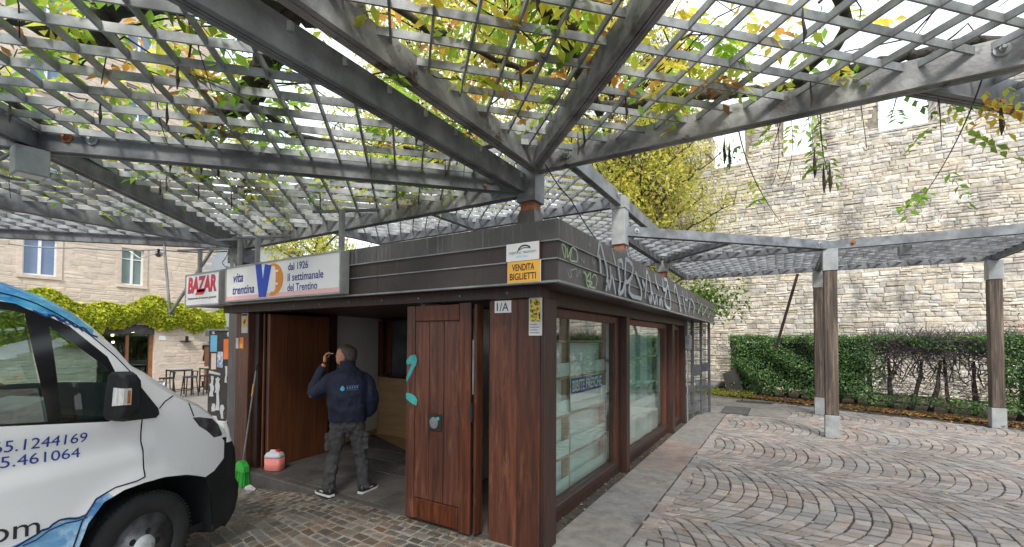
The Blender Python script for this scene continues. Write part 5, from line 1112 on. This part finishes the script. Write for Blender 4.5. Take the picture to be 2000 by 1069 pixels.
# left hand: palm, four bent fingers and thumb around the cigarette
hp = B(.27, .175, 1.565); bm_.loft([[hp+ml*(a*.02)+mf_*(b*.038)+Vector((0, 0, z)) for a, b in [(math.cos(t), math.sin(t)) for t in [2*PI*k/10 for k in range(10)]]] for z in (-.045, -.01, .03)])
for k, (fo, ln) in enumerate(((.028, .062), (.010, .068), (-.010, .062), (-.028, .05))):
    b0 = hp+mf_*fo+Vector((0, 0, .025)); b1 = b0-ml*.01+Vector((0, 0, ln*.45)); b2 = b1-ml*.03+Vector((0, 0, ln*.28)); b3 = b2-ml*.022-Vector((0, 0, .004))
    bm_.tube([b0, b1, b2, b3], [.0095, .009, .008, .007], 8)
bm_.tube([hp+mf_*.03-ml*.012, hp+mf_*.045-ml*.035+Vector((0, 0, .02)), hp+mf_*.03-ml*.055+Vector((0, 0, .045))], [.011, .0095, .008], 8)
bd_ = bm_.build('body', SKIN, MAN); remesh(bd_, .0075, 2)
# hair
hr = MB(); hr.loft([hring(1.50, .030, .055, -.068), hring(1.55, .062, .078, -.05), hring(1.60, .078, .088, -.043), hring(1.65, .090, .088, -.03), hring(1.69, .088, .078, -.014), hring(1.722, .05, .045, -.006), hring(1.735, .015, .015, -.006)])
h_ = hr.build('hair', HAIR, MAN); remesh(h_, .007, 2, (.006, .02))
e_ = MB()
for sd_ in (1, -1): e_.tube([H(.084, sd_*.033, 1.618), H(.092, sd_*.033, 1.618)], .009, 8)
e_.build('eyes', flat('eye_white', (.5, .48, .46), .2), MAN)
# jacket
jk = MB(); jk.loft([ering(.0, 0, .845, .205, .155, sq=.85), ering(0, 0, .92, .215, .165, sq=.85), ering(0, .0, 1.04, .225, .178, sq=.85), ering(0, .0, 1.18, .238, .182, sq=.85), ering(0, 0, 1.29, .24, .17, sq=.85), ering(0, 0, 1.37, .212, .15, tl=0), ering(0, 0, 1.42, .17, .128), ering(.0, .0, 1.455, .12, .10), ering(.01, .01, 1.49, .09, .09), ering(.012, .015, 1.54, .088, .088), ering(.012, .015, 1.543, .066, .066)])
limb(jk, [B(.13, 0, 1.355), B(.20, 0, 1.32), B(.29, -.01, 1.23), B(.375, .02, 1.155), B(.385, .05, 1.16), B(.365, .12, 1.27), B(.315, .165, 1.41), B(.29, .172, 1.47)], [.075, .085, .083, .076, .070, .064, .055, .045])
limb(jk, [B(-.13, 0, 1.355), B(-.19, -.005, 1.31), B(-.245, -.02, 1.20), B(-.27, -.03, 1.09), B(-.26, .0, .99), B(-.225, .06, .89)], [.075, .085, .084, .08, .07, .055])
j_ = jk.build('jacket', JKT, MAN); remesh(j_, .0105, 3, (.030, .10))
# logo on the back, following the cloth
lg = MB(); bk_ = -.197
cir = [(.024*math.cos(a), .024*math.sin(a)) for a in [2*PI*k/16 for k in range(16)]]
cir = [p if p[1] < .022 else (p[0]*.5, p[1]+.012) for p in cir]
lg.prism(cir, B(.055, bk_, 1.235), -ml, (0, 0, 1), .001); lg.build('droplet_logo', flat('logo_cyan', s2l(70, 165, 205)), MAN)
l2 = MB()
for k in range(5): l2.prism([(-.008, -.011), (.008, -.011), (.006, .011), (-.006, .011)], B(.0-.026*k, bk_-.002, 1.245+.002*k), -ml, (0, 0, 1), .001)
l2.prism([(0, 0), (.14, .006), (.14, .009), (0, .004)], B(.015, bk_-.002, 1.265), -ml, (0, 0, 1), .001).prism([(0, 0), (.13, .006), (.13, .009), (0, .004)], B(.015, bk_-.002, 1.218), -ml, (0, 0, 1), .001)
l2.build('logo_strokes', flat('logo_blue', s2l(90, 130, 170)), MAN)
# trousers
tr_ = MB(); tr_.loft([ering(0, 0, .72, .12, .10), ering(0, 0, .79, .175, .125), ering(0, 0, .88, .188, .135), ering(0, 0, .97, .185, .13)])
for s in (1, -1):
    limb(tr_, [B(s*.095, 0, .85), B(s*.105, .005, .72), B(s*.125, .012, .55), B(s*.145, .015, .44), B(s*.175, -.012, .28), B(s*.19, -.01, .14), B(s*.20, .0, .055)], [.102, .095, .08, .073, .075, .072, .08])
    tr_.obox(B(s*.215, .0, .60), ml*.022, mf_*.06, (0, 0, .09)).obox(B(s*.222, .0, .675), ml*.022, mf_*.066, (0, 0, .02))
t_ = tr_.build('trousers', TRS, MAN); remesh(t_, .0095, 2, (.032, .055))
for s, yw in ((1, math.radians(38)), (-1, math.radians(42))):
    fd = mf_*math.cos(yw)+ml*(s*math.sin(yw)); fs_ = Vector((-fd.y, fd.x, 0)); c0 = B(s*.205, -.01, 0)
    def srow(t, z0, z1, w): c = c0+fd*t; return [c+fs_*w+Vector((0, 0, z0)), c+fs_*w*.92+Vector((0, 0, (z0+z1)*.55)), c+fs_*w*.5+Vector((0, 0, z1)), c-fs_*w*.5+Vector((0, 0, z1)), c-fs_*w*.92+Vector((0, 0, (z0+z1)*.55)), c-fs_*w+Vector((0, 0, z0))]
    sh_ = MB().loft([srow(-.085, .025, .06, .028), srow(-.07, .02, .095, .04), srow(-.02, .02, .10, .043), srow(.06, .02, .085, .045), srow(.13, .02, .06, .048), srow(.18, .02, .042, .035), srow(.20, .02, .03, .018)]).build('shoe', BLACK, MAN, smooth=True)
    MB().loft([[c0+fd*t+fs_*(w*a)+Vector((0, 0, z)) for a in (-1, 1) for z in ((.0, .024) if a < 0 else (.024, .0))] for t, w in ((-.092, .03), (-.07, .044), (.0, .046), (.08, .048), (.15, .05), (.195, .034), (.21, .016))]).build('sole', WHITE, sh_)
    MB().obox(c0+fd*-.06+fs_*.0+Vector((0, 0, .085)), fd*.004, fs_*.02, (0, 0, .006)).obox(c0+fd*.05+fs_*(-s*-.047)+Vector((0, 0, .05)), fd*.03, fs_*.003, (0, 0, .006)).build('shoe_mark', WHITE, sh_)
rebase(MAN)
cg_ = hp-ml*.045+Vector((0, 0, .058)); tag(MB().tube([cg_+ml*.02, cg_-ml*.045+mf_*.01], .004, 8).build('cigarette', WHITE), 'white cigarette held at the mouth of the man in the navy jacket', 'cigarette')
# ================================================================ VEGETATION
GRN = [(.20, .36, .05), (.32, .50, .07), (.55, .60, .08), (.78, .62, .08), (.72, .36, .09), (.34, .16, .07)]
def vine_leaves(pts, name, parent, per=9, spread=.0, wts=(3, 4, 4, 2, 1, .6), droop=.5, llen=.085):
    """pinnate leaves: a rachis with paired leaflets, at each point of pts"""
    P, D, Nn, L, Wd, C = [], [], [], [], [], []
    cols = pal(GRN, wts, len(pts), .15)
    for c, col in zip(pts, cols):
        a = rng.uniform(0, 2*PI); d = np.array([math.cos(a), math.sin(a), -droop*rng.uniform(.2, 1.6)]); d /= np.linalg.norm(d); side = np.cross(d, [0, 0, 1.0]); side /= np.linalg.norm(side); R_ = rng.uniform(.18, .32)
        for k in range(per):
            t = (k//2+1)/(per//2+1); s = 1 if k % 2 else -1; q = d*.35+side*s*.8+np.array([0, 0, -.25])
            if k == per-1: q = d; t = 1
            P.append(c+d*R_*t+np.array([0, 0, -.06*t*t])); D.append(q); Nn.append(np.array([0, 0, 1])+rng.normal(0, .35, 3)); L.append(llen*rng.uniform(.7, 1.25)); Wd.append(llen*.5*rng.uniform(.8, 1.2)); C.append(col*rng.uniform(.75, 1.3))
    return leaves(name, np.array(P), np.array(D), np.array(Nn), np.array(L), np.array(Wd), np.clip(np.array(C), 0, .9), LEAF, parent)
def wob(pts, r0, r1, amp=.03, seg=5):
    P = [Vector(p) for p in pts]; Q = []
    for i in range(len(P)-1):
        for k in range(seg): Q.append(P[i].lerp(P[i+1], k/seg)+Vector((random.uniform(-1, 1), random.uniform(-1, 1), random.uniform(-1, 1)))*amp)
    Q.append(P[-1]); n = len(Q); return Q, [(r0+(r1-r0)*i/(n-1))*random.uniform(.86, 1.16) for i in range(n)]
v1 = thing('wisteria', 'thick twisted vine with yellowing leaves sprawling over the front left canopy', 'climbing plant', (-3.5, 1.6, 3.6))
for pts, a, b in (([(-2.35, 2.0, 3.95), (-2.57, 1.55, 3.85), (-2.97, 1.7, 3.78), (-3.37, 1.82, 3.75), (-3.68, 1.89, 3.72), (-4.07, 1.9, 3.74), (-4.44, 1.95, 3.75), (-4.85, 1.97, 3.76), (-5.6, 2.2, 3.78)], .105, .05),
                  ([(-2.45, 1.47, 3.85), (-2.73, 1.3, 3.8), (-3.1, 1.06, 3.78), (-3.41, .95, 3.78), (-3.71, 1.0, 3.70), (-4.2, .5, 3.8)], .11, .05),
                  ([(-3.68, 1.89, 3.75), (-3.9, 2.4, 3.72), (-3.72, 3.03, 3.76), (-3.45, 3.3, 3.8), (-3.0, 3.7, 3.85)], .035, .015), ([(-4.85, 1.97, 3.76), (-5.6, 2.9, 3.75), (-6.8, 3.3, 3.8), (-8, 3.8, 3.8)], .04, .015),
                  ([(-4.2, .5, 3.8), (-5.4, .9, 3.75), (-6.3, 1.6, 3.75), (-7.5, 2.0, 3.8)], .04, .015)):
    Q, r = wob(pts, a, b); MB().tube(Q, r, 9).build('stem', BARK, v1, smooth=True)
tw = MB()
for _ in range(170):
    x, y = random.uniform(-9, -2.3), random.uniform(-.8, 4.2); a = random.uniform(0, 2*PI); L = random.uniform(.4, 1.3)
    Q, r = wob([(x, y, 3.66), (x+L*.5*math.cos(a), y+L*.5*math.sin(a), 3.66+random.uniform(.02, .2)), (x+L*math.cos(a+.4), y+L*math.sin(a+.4), 3.63+random.uniform(-.25, .3))], .008, .003, .02, 3); tw.tube(Q, r, 4)
tw.build('twigs', TWIG, v1)['kind'] = 'stuff'
def cloud(n, x0, x1, y0, y1, z0, z1, dens):
    out_ = []
    while len(out_) < n:
        p = np.array([rng.uniform(x0, x1), rng.uniform(y0, y1), rng.uniform(z0, z1)])
        if rng.random() < dens(p): out_.append(p)
    return out_
clump = lambda p, s=1.0, o=0: .5+.5*math.sin(p[0]*2.1*s+o)*math.cos(p[1]*2.4*s+1.3*o)+.25*math.sin(p[0]*5.3+p[1]*4.1+o)
pts = cloud(800, -8.6, -2.35, -.6, 4.3, 3.64, 4.35, lambda p: max(.04, clump(p)*(.35+.65*sm((p[0]+8.5)/3.5)))*math.exp(-(p[2]-3.64)*1.6))
vine_leaves(pts, 'leaves', v1, llen=.10)
pod = MB()
for _ in range(16):
    x, y = random.uniform(-6, -2.4), random.uniform(.8, 3.8); pod.tube([(x, y, 3.55), (x, y, 3.47), (x+.01, y, 3.42), (x, y, 3.36)], [.003, .008, .012, .003], 6)
pod.build('seed_pods', TWIG, v1)['kind'] = 'stuff'; rebase(v1)
v2 = thing('wisteria', 'vine with long bare stems and sparse orange tinged leaves over the front right canopy', 'climbing plant', (0, 3.5, 3.8))
for pts, a, b in (([(-1.29, 1.6, 3.95), (-1.27, 2.43, 3.97), (-1.24, 2.77, 3.95), (-1.33, 3.05, 3.95), (-1.37, 3.41, 3.95), (-1.43, 3.9, 3.93)], .075, .045), ([(-1.43, 3.8, 3.93), (-.78, 4.03, 3.95), (-.16, 4.31, 3.95), (.14, 4.35, 3.95), (.61, 4.35, 3.96), (.89, 4.37, 3.98), (1.49, 4.53, 3.98), (2.4, 4.9, 4.0), (3.6, 5.2, 4.0)], .045, .04),
                  ([(-2.14, 1.5, 3.9), (-2.02, 2.23, 3.9), (-1.83, 2.69, 3.9), (-1.64, 3.15, 3.92), (-1.23, 3.71, 3.95)], .022, .022), ([(.14, 4.3, 3.97), (.4, 3.8, 3.95), (.3, 3.2, 3.98), (.7, 2.6, 4.0)], .04, .02), ([(1.49, 4.5, 3.98), (1.4, 3.6, 3.95), (2.0, 2.8, 4.0)], .035, .015)):
    Q, r = wob(pts, a, b, .018); MB().tube(Q, r, 9).build('stem', BARK, v2, smooth=True)
tw = MB()
for _ in range(120):
    x, y = random.uniform(-2.2, 4.5), random.uniform(1.0, 4.6); a = random.uniform(0, 2*PI); L = random.uniform(.4, 1.2)
    Q, r = wob([(x, y, 3.9), (x+L*.5*math.cos(a), y+L*.5*math.sin(a), 3.95+random.uniform(.02, .2)), (x+L*math.cos(a+.4), y+L*math.sin(a+.4), 3.88+random.uniform(-.1, .35))], .008, .003, .02, 3); tw.tube(Q, r, 4)
def droop_shoot(p0, p1, p2, r=.006):
    p0, p1, p2 = Vector(p0), Vector(p1), Vector(p2); return [p0*(1-t)**2+p1*2*t*(1-t)+p2*t*t for t in [k/10 for k in range(11)]]
shoots = [((-.32, 4.3, 3.75), (-.25, 4.3, 3.2), (.02, 4.3, 2.77)), ((1.24, 4.3, 3.75), (1.1, 4.25, 3.2), (.86, 4.3, 2.81)), ((1.0, 4.4, 3.7), (1.02, 4.4, 3.5), (1.02, 4.4, 3.25)), ((.3, 4.3, 3.9), (.26, 4.35, 3.4), (.34, 4.3, 3.1)), ((.05, 4.3, 3.8), (0, 4.3, 3.6), (-.05, 4.3, 3.42)), ((.78, 4.25, 3.8), (.75, 4.3, 3.6), (.72, 4.3, 3.5))]
for s in shoots: tw.tube(droop_shoot(*s), [.006-.0004*k for k in range(11)], 5)
for _ in range(5):
    x = random.uniform(-.3, 1.6); tw.tube(droop_shoot((x, 4.3, 3.7), (x+.05, 4.35, 3.3), (x+random.uniform(-.1, .1), 4.35, 3.1+random.uniform(0, .3))), .0025, 4)
tw.build('twigs', TWIG, v2)['kind'] = 'stuff'
P1 = cloud(620, -2.2, 4.5, .8, 4.4, 3.86, 4.5, lambda p: max(.03, clump(p, 1.1, 2)*(1.0 if p[0] < -.3 else .30))*math.exp(-(p[2]-3.86)*1.4))
vine_leaves(P1, 'leaves', v2, wts=(2, 4, 4, 3, 2.0, 1.0), llen=.10)
hang = []
for s, n_ in zip(shoots, (3, 9, 3, 5, 2, 2)):
    q = droop_shoot(*s)
    for k in range(n_): b = q[min(10, 2+int(8*k/n_)+random.choice((0, 1)))]; hang.append(np.array(b[:])+rng.normal(0, .02, 3))
for _ in range(5): hang.append(np.array([rng.uniform(-.5, 1.9), 4.28, rng.uniform(3.48, 3.62)]))
vine_leaves(hang, 'hanging_leaves', v2, wts=(4, 4, 1.5, .8, .5, .6), droop=1.1, llen=.075)
pod = MB()
for (x, z) in ((.24, 3.25), (.30, 3.12), (.34, 3.12), (1.30, 3.35), (-.42, 3.5), (-.38, 3.45), (1.45, 3.3)): pod.tube([(x, 4.3, z+.12), (x, 4.3, z), (x+.005, 4.3, z-.06), (x, 4.3, z-.13)], [.002, .012, .016, .003], 6)
for _ in range(8): x, y = random.uniform(-2, 2), random.uniform(2, 4); pod.tube([(x, y, 3.78), (x, y, 3.7), (x+.01, y, 3.62), (x, y, 3.56)], [.003, .008, .012, .003], 6)
pod.build('seed_pods', TWIG, v2)['kind'] = 'stuff'; rebase(v2)

# trees behind
def tree(lab, x, y, h, cr, n, cols, wts, lean=0, z0=2.5, lsz=.09, sx=1.0, name='broadleaf_tree', limbs=26, gapf=.5, twn=260):
    t = thing(name, lab, 'tree', (x, y, 0), 'trees behind the kiosk'); tops = []
    Q, r = wob([(x, y, 0), (x+.1, y, h*.35), (x+lean*.5, y+.1, h*.65), (x+lean, y, h*.95)], .17, .03, .04); MB().tube(Q, r, 9).build('trunk', BARK, t, smooth=True)
    br = MB()
    for k in range(limbs):
        zz = z0+(h-z0)*(k+.5)/limbs*.9; a = k*2.4+random.random(); f = zz/h; R_ = cr*math.sin(PI*min(.96, max(.1, (zz-z0)/(h-z0)*.85+.12)))**.6*random.uniform(.7, 1.1)
        b0 = Vector((x+lean*f, y, zz)); e = b0+Vector((math.cos(a)*R_*sx, math.sin(a)*R_, R_*random.uniform(.3, .9))); m_ = b0.lerp(e, .5)+Vector((0, 0, .15))
        Q, r = wob([b0, m_, e], .05, .012, .05, 4); br.tube(Q, r, 6)
        for q in Q[4:]: tops.append(q)
        for j in range(int(twn/limbs)):
            c = Q[random.randrange(3, len(Q))]; d = Vector((random.gauss(0, .35), random.gauss(0, .35), random.uniform(.2, .9))); Q2, r2 = wob([c, c+d*.6, c+d], .010, .004, .03, 2); br.tube(Q2, r2, 4); tops.append(c+d*.5); tops.append(c+d)
    br.build('branches', TWIG, t)
    T = np.array([q[:] for q in tops]); idx = rng.integers(0, len(T), n); P = T[idx]+rng.normal(0, 1, (n, 3))*np.array([.26, .26, .30])*(cr/2)
    keep = (np.sin(P[:, 0]*3.1+P[:, 2]*2.3)+np.sin(P[:, 1]*3.7-P[:, 2]*2.9)+rng.normal(0, .5, n)) > -gapf*1.6+0; P = P[keep]; n = len(P)
    leaves('crown', P, rdir(n)+np.array([0, 0, -.4]), rdir(n)+np.array([0, 0, .8]), rng.uniform(.6, 1.3, n)*lsz, rng.uniform(.4, .7, n)*lsz, pal(cols, wts, n), LEAF, t); rebase(t)
YG = [(.66, .62, .13), (.52, .56, .11), (.78, .66, .14), (.32, .40, .08), (.70, .48, .12)]
tree('tall yellow green tree directly behind the corner column, seen through the grid', -8.6, 14.4, 16, 3.4, 16000, YG, [4, 3, 4, 1, .6], z0=4.2, lsz=.17, twn=900, limbs=34)
tree('tall feathery tree left of the corner column, seen through the middle of the grid', -12.8, 13.3, 16.5, 3.6, 16000, YG, [4, 4, 3, 1, .6], z0=4.5, lsz=.18, twn=900, limbs=34)
tree('tall yellow tree to the right of the corner column behind the kiosk', -5.2, 15.2, 14.5, 3.0, 14000, YG, [5, 3, 4, 1, .8], z0=4.2, lsz=.16, twn=800, limbs=32)
tree('yellow green tree nearest the stone wall above the kiosk', -4.1, 15.6, 11.8, 1.9, 7000, YG, [4, 3, 4, 1.5, .8], z0=4.5, lsz=.15, twn=600, limbs=28)
tree('low spreading yellow tree in front of the left end of the stone wall', -3.9, 16.6, 8.4, 2.4, 11000, YG, [5, 4, 3, 1.5, .3], z0=3.2, lsz=.13, sx=1.1, twn=500)
tree('small yellow green tree far behind the newspaper sign', -19.2, 13.2, 6.9, 2.2, 9000, YG, [4, 4, 3, 2, .3], z0=3.0, lsz=.15, sx=1.3)
sb_ = thing('green_shrub', 'small bright green shrub peeping over the far end of the kiosk roof', 'shrub', (-2.3, 14.0, 2.2))
Q, r = wob([(-2.3, 14.0, 0), (-2.25, 14.0, 1.6), (-2.2, 14, 2.7)], .03, .01, .02); MB().tube(Q, r, 6).build('stem', TWIG, sb_)
n = 1300; P = np.array([-2.0, 14.1, 3.0])+rng.normal(0, 1, (n, 3))*np.array([.5, .35, .3]); leaves('leaves', P, rdir(n)+[0, 0, -.5], rdir(n)+[0, 0, 1], rng.uniform(.08, .16, n), rng.uniform(.05, .09, n), pal([(.14, .26, .04), (.24, .38, .06), (.08, .16, .03)], [3, 3, 2], n), LEAF, sb_); rebase(sb_)

# hedge: clipped box with a bare stretch showing its trunks
hb = thing('clipped_hedge', 'long clipped green hedge along the stone wall with a bare stretch showing its stems', 'hedge', (1.5, 15.8, 0))
h0, h1 = Vector((-1.55, 17.0)), Vector((9.5, 12.1)); hd_ = (h1-h0).normalized(); hn = Vector((hd_.y, -hd_.x)); HL = (h1-h0).length    # hn faces the plaza
def hw(s, d, z): p = h0+hd_*s+hn*d; return (p.x, p.y, z)
def bare(s): return sm((s-3.55)/.9)*sm((6.55-s)/.45)
n = 78000; s = rng.uniform(0, HL, n); z = rng.uniform(.12, 2.0, n); u = rng.random(n)
front = u < .62; topm = (u >= .62) & (u < .86)
d = np.where(front, .0-np.abs(rng.normal(0, .10, n)), rng.uniform(-1.0, 0, n)); z = np.where(topm, 1.93-np.abs(rng.normal(0, .07, n)), z)
endm = (u > .97); s = np.where(endm, np.abs(rng.normal(0, .1, n)), s); d = np.where(endm, rng.uniform(-1, 0, n), d)
bu_ = .10*np.sin(s*2.3)+.07*np.sin(s*5.1+z*4)+.06*np.sin(z*7+s*3); d = d+bu_*np.where(front, 1, .2); z = z+np.where(topm, .05*np.sin(s*3.3)+.03*np.sin(s*9), 0)-.0
bs_ = np.array([bare(a) for a in s]); lowcut = .25+.12*np.sin(s*4)+np.where(s < .6, .25, 0)
keep = (rng.random(n) > bs_*np.where(z > 1.62, .45, np.where(z < .42, .35, .985))) & (z > lowcut*.6) & (rng.random(n) > .32*(np.sin(s*6+z*9)+np.sin(z*13-s*4) > 1.0))
s, d, z = s[keep], d[keep], z[keep]; n = len(s); P = np.stack([h0.x+hd_.x*s+hn.x*d, h0.y+hd_.y*s+hn.y*d, z], 1)
hc = pal([(.10, .20, .07), (.16, .29, .09), (.24, .38, .10), (.06, .12, .06), (.16, .24, .15)], [4, 4, 2, 2, 1.5], n, .22)
leaves('foliage', P, rdir(n)+np.array([hn.x, hn.y, .1])*.7, rdir(n)+np.array([hn.x*.8, hn.y*.8, .7]), rng.uniform(.045, .085, n), rng.uniform(.028, .05, n), hc, LEAFD, hb)
s_ = .35
while s_ < HL-.2:
    p = hw(s_, -.5+random.uniform(-.1, .1), 0); lean = random.uniform(-.1, .35); q1 = hw(s_+lean*.6, -.5, .7); q2 = hw(s_+lean, -.45, 1.35)
    Q, r = wob([p, q1, q2], random.uniform(.045, .075), .03, .02, 3); MB().tube(Q, r, 8).build('trunk', TWIG, hb, smooth=True)
    s_ += random.uniform(.28, .5)
bw_ = MB()
for _ in range(5200):
    s0 = random.uniform(3.7, 6.75); zz = 1.9-abs(random.gauss(0, .28)) if random.random() < .88 else random.uniform(.2, 1.0); a = hw(s0, random.uniform(-.9, -.05), zz); v = Vector((random.gauss(0, .2), random.gauss(0, .12), random.gauss(.05, .16))); bw_.tube([a, Vector(a)+v*.6+Vector((0, 0, .02)), Vector(a)+v], [.006, .0045, .003], 4)
for _ in range(110):
    s0 = random.uniform(3.4, 6.7); a = Vector(hw(s0, -.45, random.uniform(.7, 1.25))); b = Vector(hw(s0+random.uniform(-.5, .5), random.uniform(-.8, 0), random.uniform(1.1, 1.8))); bw_.tube([a, a.lerp(b, .5)+Vector((0, 0, .05)), b], [.014, .01, .006], 5)
bw_.build('bare_twigs', mat('dry_twig', (.15, .12, .125), (.07, .055, .055), rough=.9), hb)['kind'] = 'stuff'
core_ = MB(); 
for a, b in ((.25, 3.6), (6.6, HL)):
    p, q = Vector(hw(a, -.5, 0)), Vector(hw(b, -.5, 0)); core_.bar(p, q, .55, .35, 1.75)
core_.build('hedge_shade_core', mat('inner_hedge_shade', (.022, .032, .015), (.012, .018, .010), scale=14, rough=1), hb); rebase(hb)  # solid blocks, the shade inside the hedge put into their colour
tag(MB().bar(hw(3.2, -.85, 0), hw(7.2, -.85, 0), .08, .30, .36).bar(hw(3.2, -.85, 0), hw(7.2, -.85, 0), .06, .12, .16).build('low_rail', PIPE), 'grey low rail running behind the bare stretch of the hedge', 'rail')
tag(MB().obox(hw(.05, -.2, .42), (.02, .3, 0), (.22, 0, .1), (-.10, 0, .36)).build('leaning_slab', mat('dark_board', (.05, .045, .042), (.03, .028, .026), rough=.8)), 'dark slab leaning against the left end of the hedge', 'slab')
rs = thing('red_shrub', 'small shrub with red autumn leaves above the right end of the hedge', 'shrub', (6.0, 14.8, 0))
st = MB()
for k in range(9): a = random.uniform(0, 2*PI); st.tube([(6.0, 15.0, 0), (6.0+.3*math.cos(a), 15.0, 1.4), (6.0+.8*math.cos(a), 15.0+.3*math.sin(a), 2.3+random.random()*.3)], [.02, .012, .006], 5)
st.build('stem', TWIG, rs); n = 1400; P = np.array([5.9, 15.0, 2.15])+rng.normal(0, 1, (n, 3))*np.array([.6, .35, .22]); leaves('leaves', P, rdir(n)+[0, 0, -.4], rdir(n)+[0, 0, .8], rng.uniform(.05, .09, n), rng.uniform(.025, .045, n), pal([(.42, .06, .03), (.5, .16, .05), (.2, .14, .04)], [4, 2, 1.5], n), LEAF, rs); rebase(rs)
# fallen leaves
n = 5200; s = rng.uniform(-.3, 10, n); d = .05+np.abs(rng.normal(0, .38, n)); P = np.stack([h0.x+hd_.x*s+hn.x*d, h0.y+hd_.y*s+hn.y*d, rng.uniform(.02, .05, n)], 1)
LIT = [(.30, .15, .06), (.40, .24, .08), (.16, .08, .04), (.48, .40, .10), (.10, .06, .04)]
o = leaves('leaf_litter', P, rdir(n)*[1, 1, .15], rdir(n)*.3+[0, 0, 1], rng.uniform(.06, .11, n), rng.uniform(.035, .06, n), pal(LIT, [4, 3, 3, 1.2, 2], n), LEAFD)
n = 650; P = np.stack([rng.uniform(-1.8, 8, n), 1+11.5*rng.random(n)**.8, np.full(n, .012)], 1)
o = leaves('scattered_leaves', P, rdir(n)*[1, 1, .1], rdir(n)*.25+[0, 0, 1], rng.uniform(.03, .075, n), rng.uniform(.015, .035, n), pal(LIT+[(.6, .58, .5)], [2, 3, 2, 3, 1, 1.5], n), LEAFD)
n = 900; P = np.stack([rng.uniform(-2.6, -.8, n), 15.6+rng.random(n)*1.7, rng.uniform(.02, .14, n)], 1)
o = leaves('ground_cover', P, rdir(n)+[0, 0, .6], rdir(n)*.5+[0, 0, 1], rng.uniform(.05, .1, n), rng.uniform(.03, .05, n), pal([(.36, .38, .06), (.2, .28, .05), (.5, .46, .08)], [3, 3, 2], n), LEAF)
n = 260; P = np.stack([rng.uniform(-6.4, -2.2, n), 3.28-.3*rng.random(n)**2-.0, np.full(n, 0.0)], 1); P[:, 2] = [zs(a, b)+.006 for a, b in P[:, :2]]
o = leaves('kerb_debris', P, rdir(n)*[1, 1, .1], rdir(n)*.25+[0, 0, 1], rng.uniform(.01, .04, n), rng.uniform(.008, .02, n), pal(LIT, [2, 1, 3, 1, 3], n), LEAFD)
n = 260; P = np.stack([rng.uniform(-1.93, -1.77, n), rng.uniform(3.6, 12, n), np.full(n, .004)], 1)
o = leaves('gutter_debris', P, rdir(n)*[1, 1, .1], rdir(n)*.25+[0, 0, 1], rng.uniform(.02, .06, n), rng.uniform(.012, .03, n), pal(LIT+[(.5, .48, .42)], [2, 2, 3, 1, 3, 1], n), LEAFD)
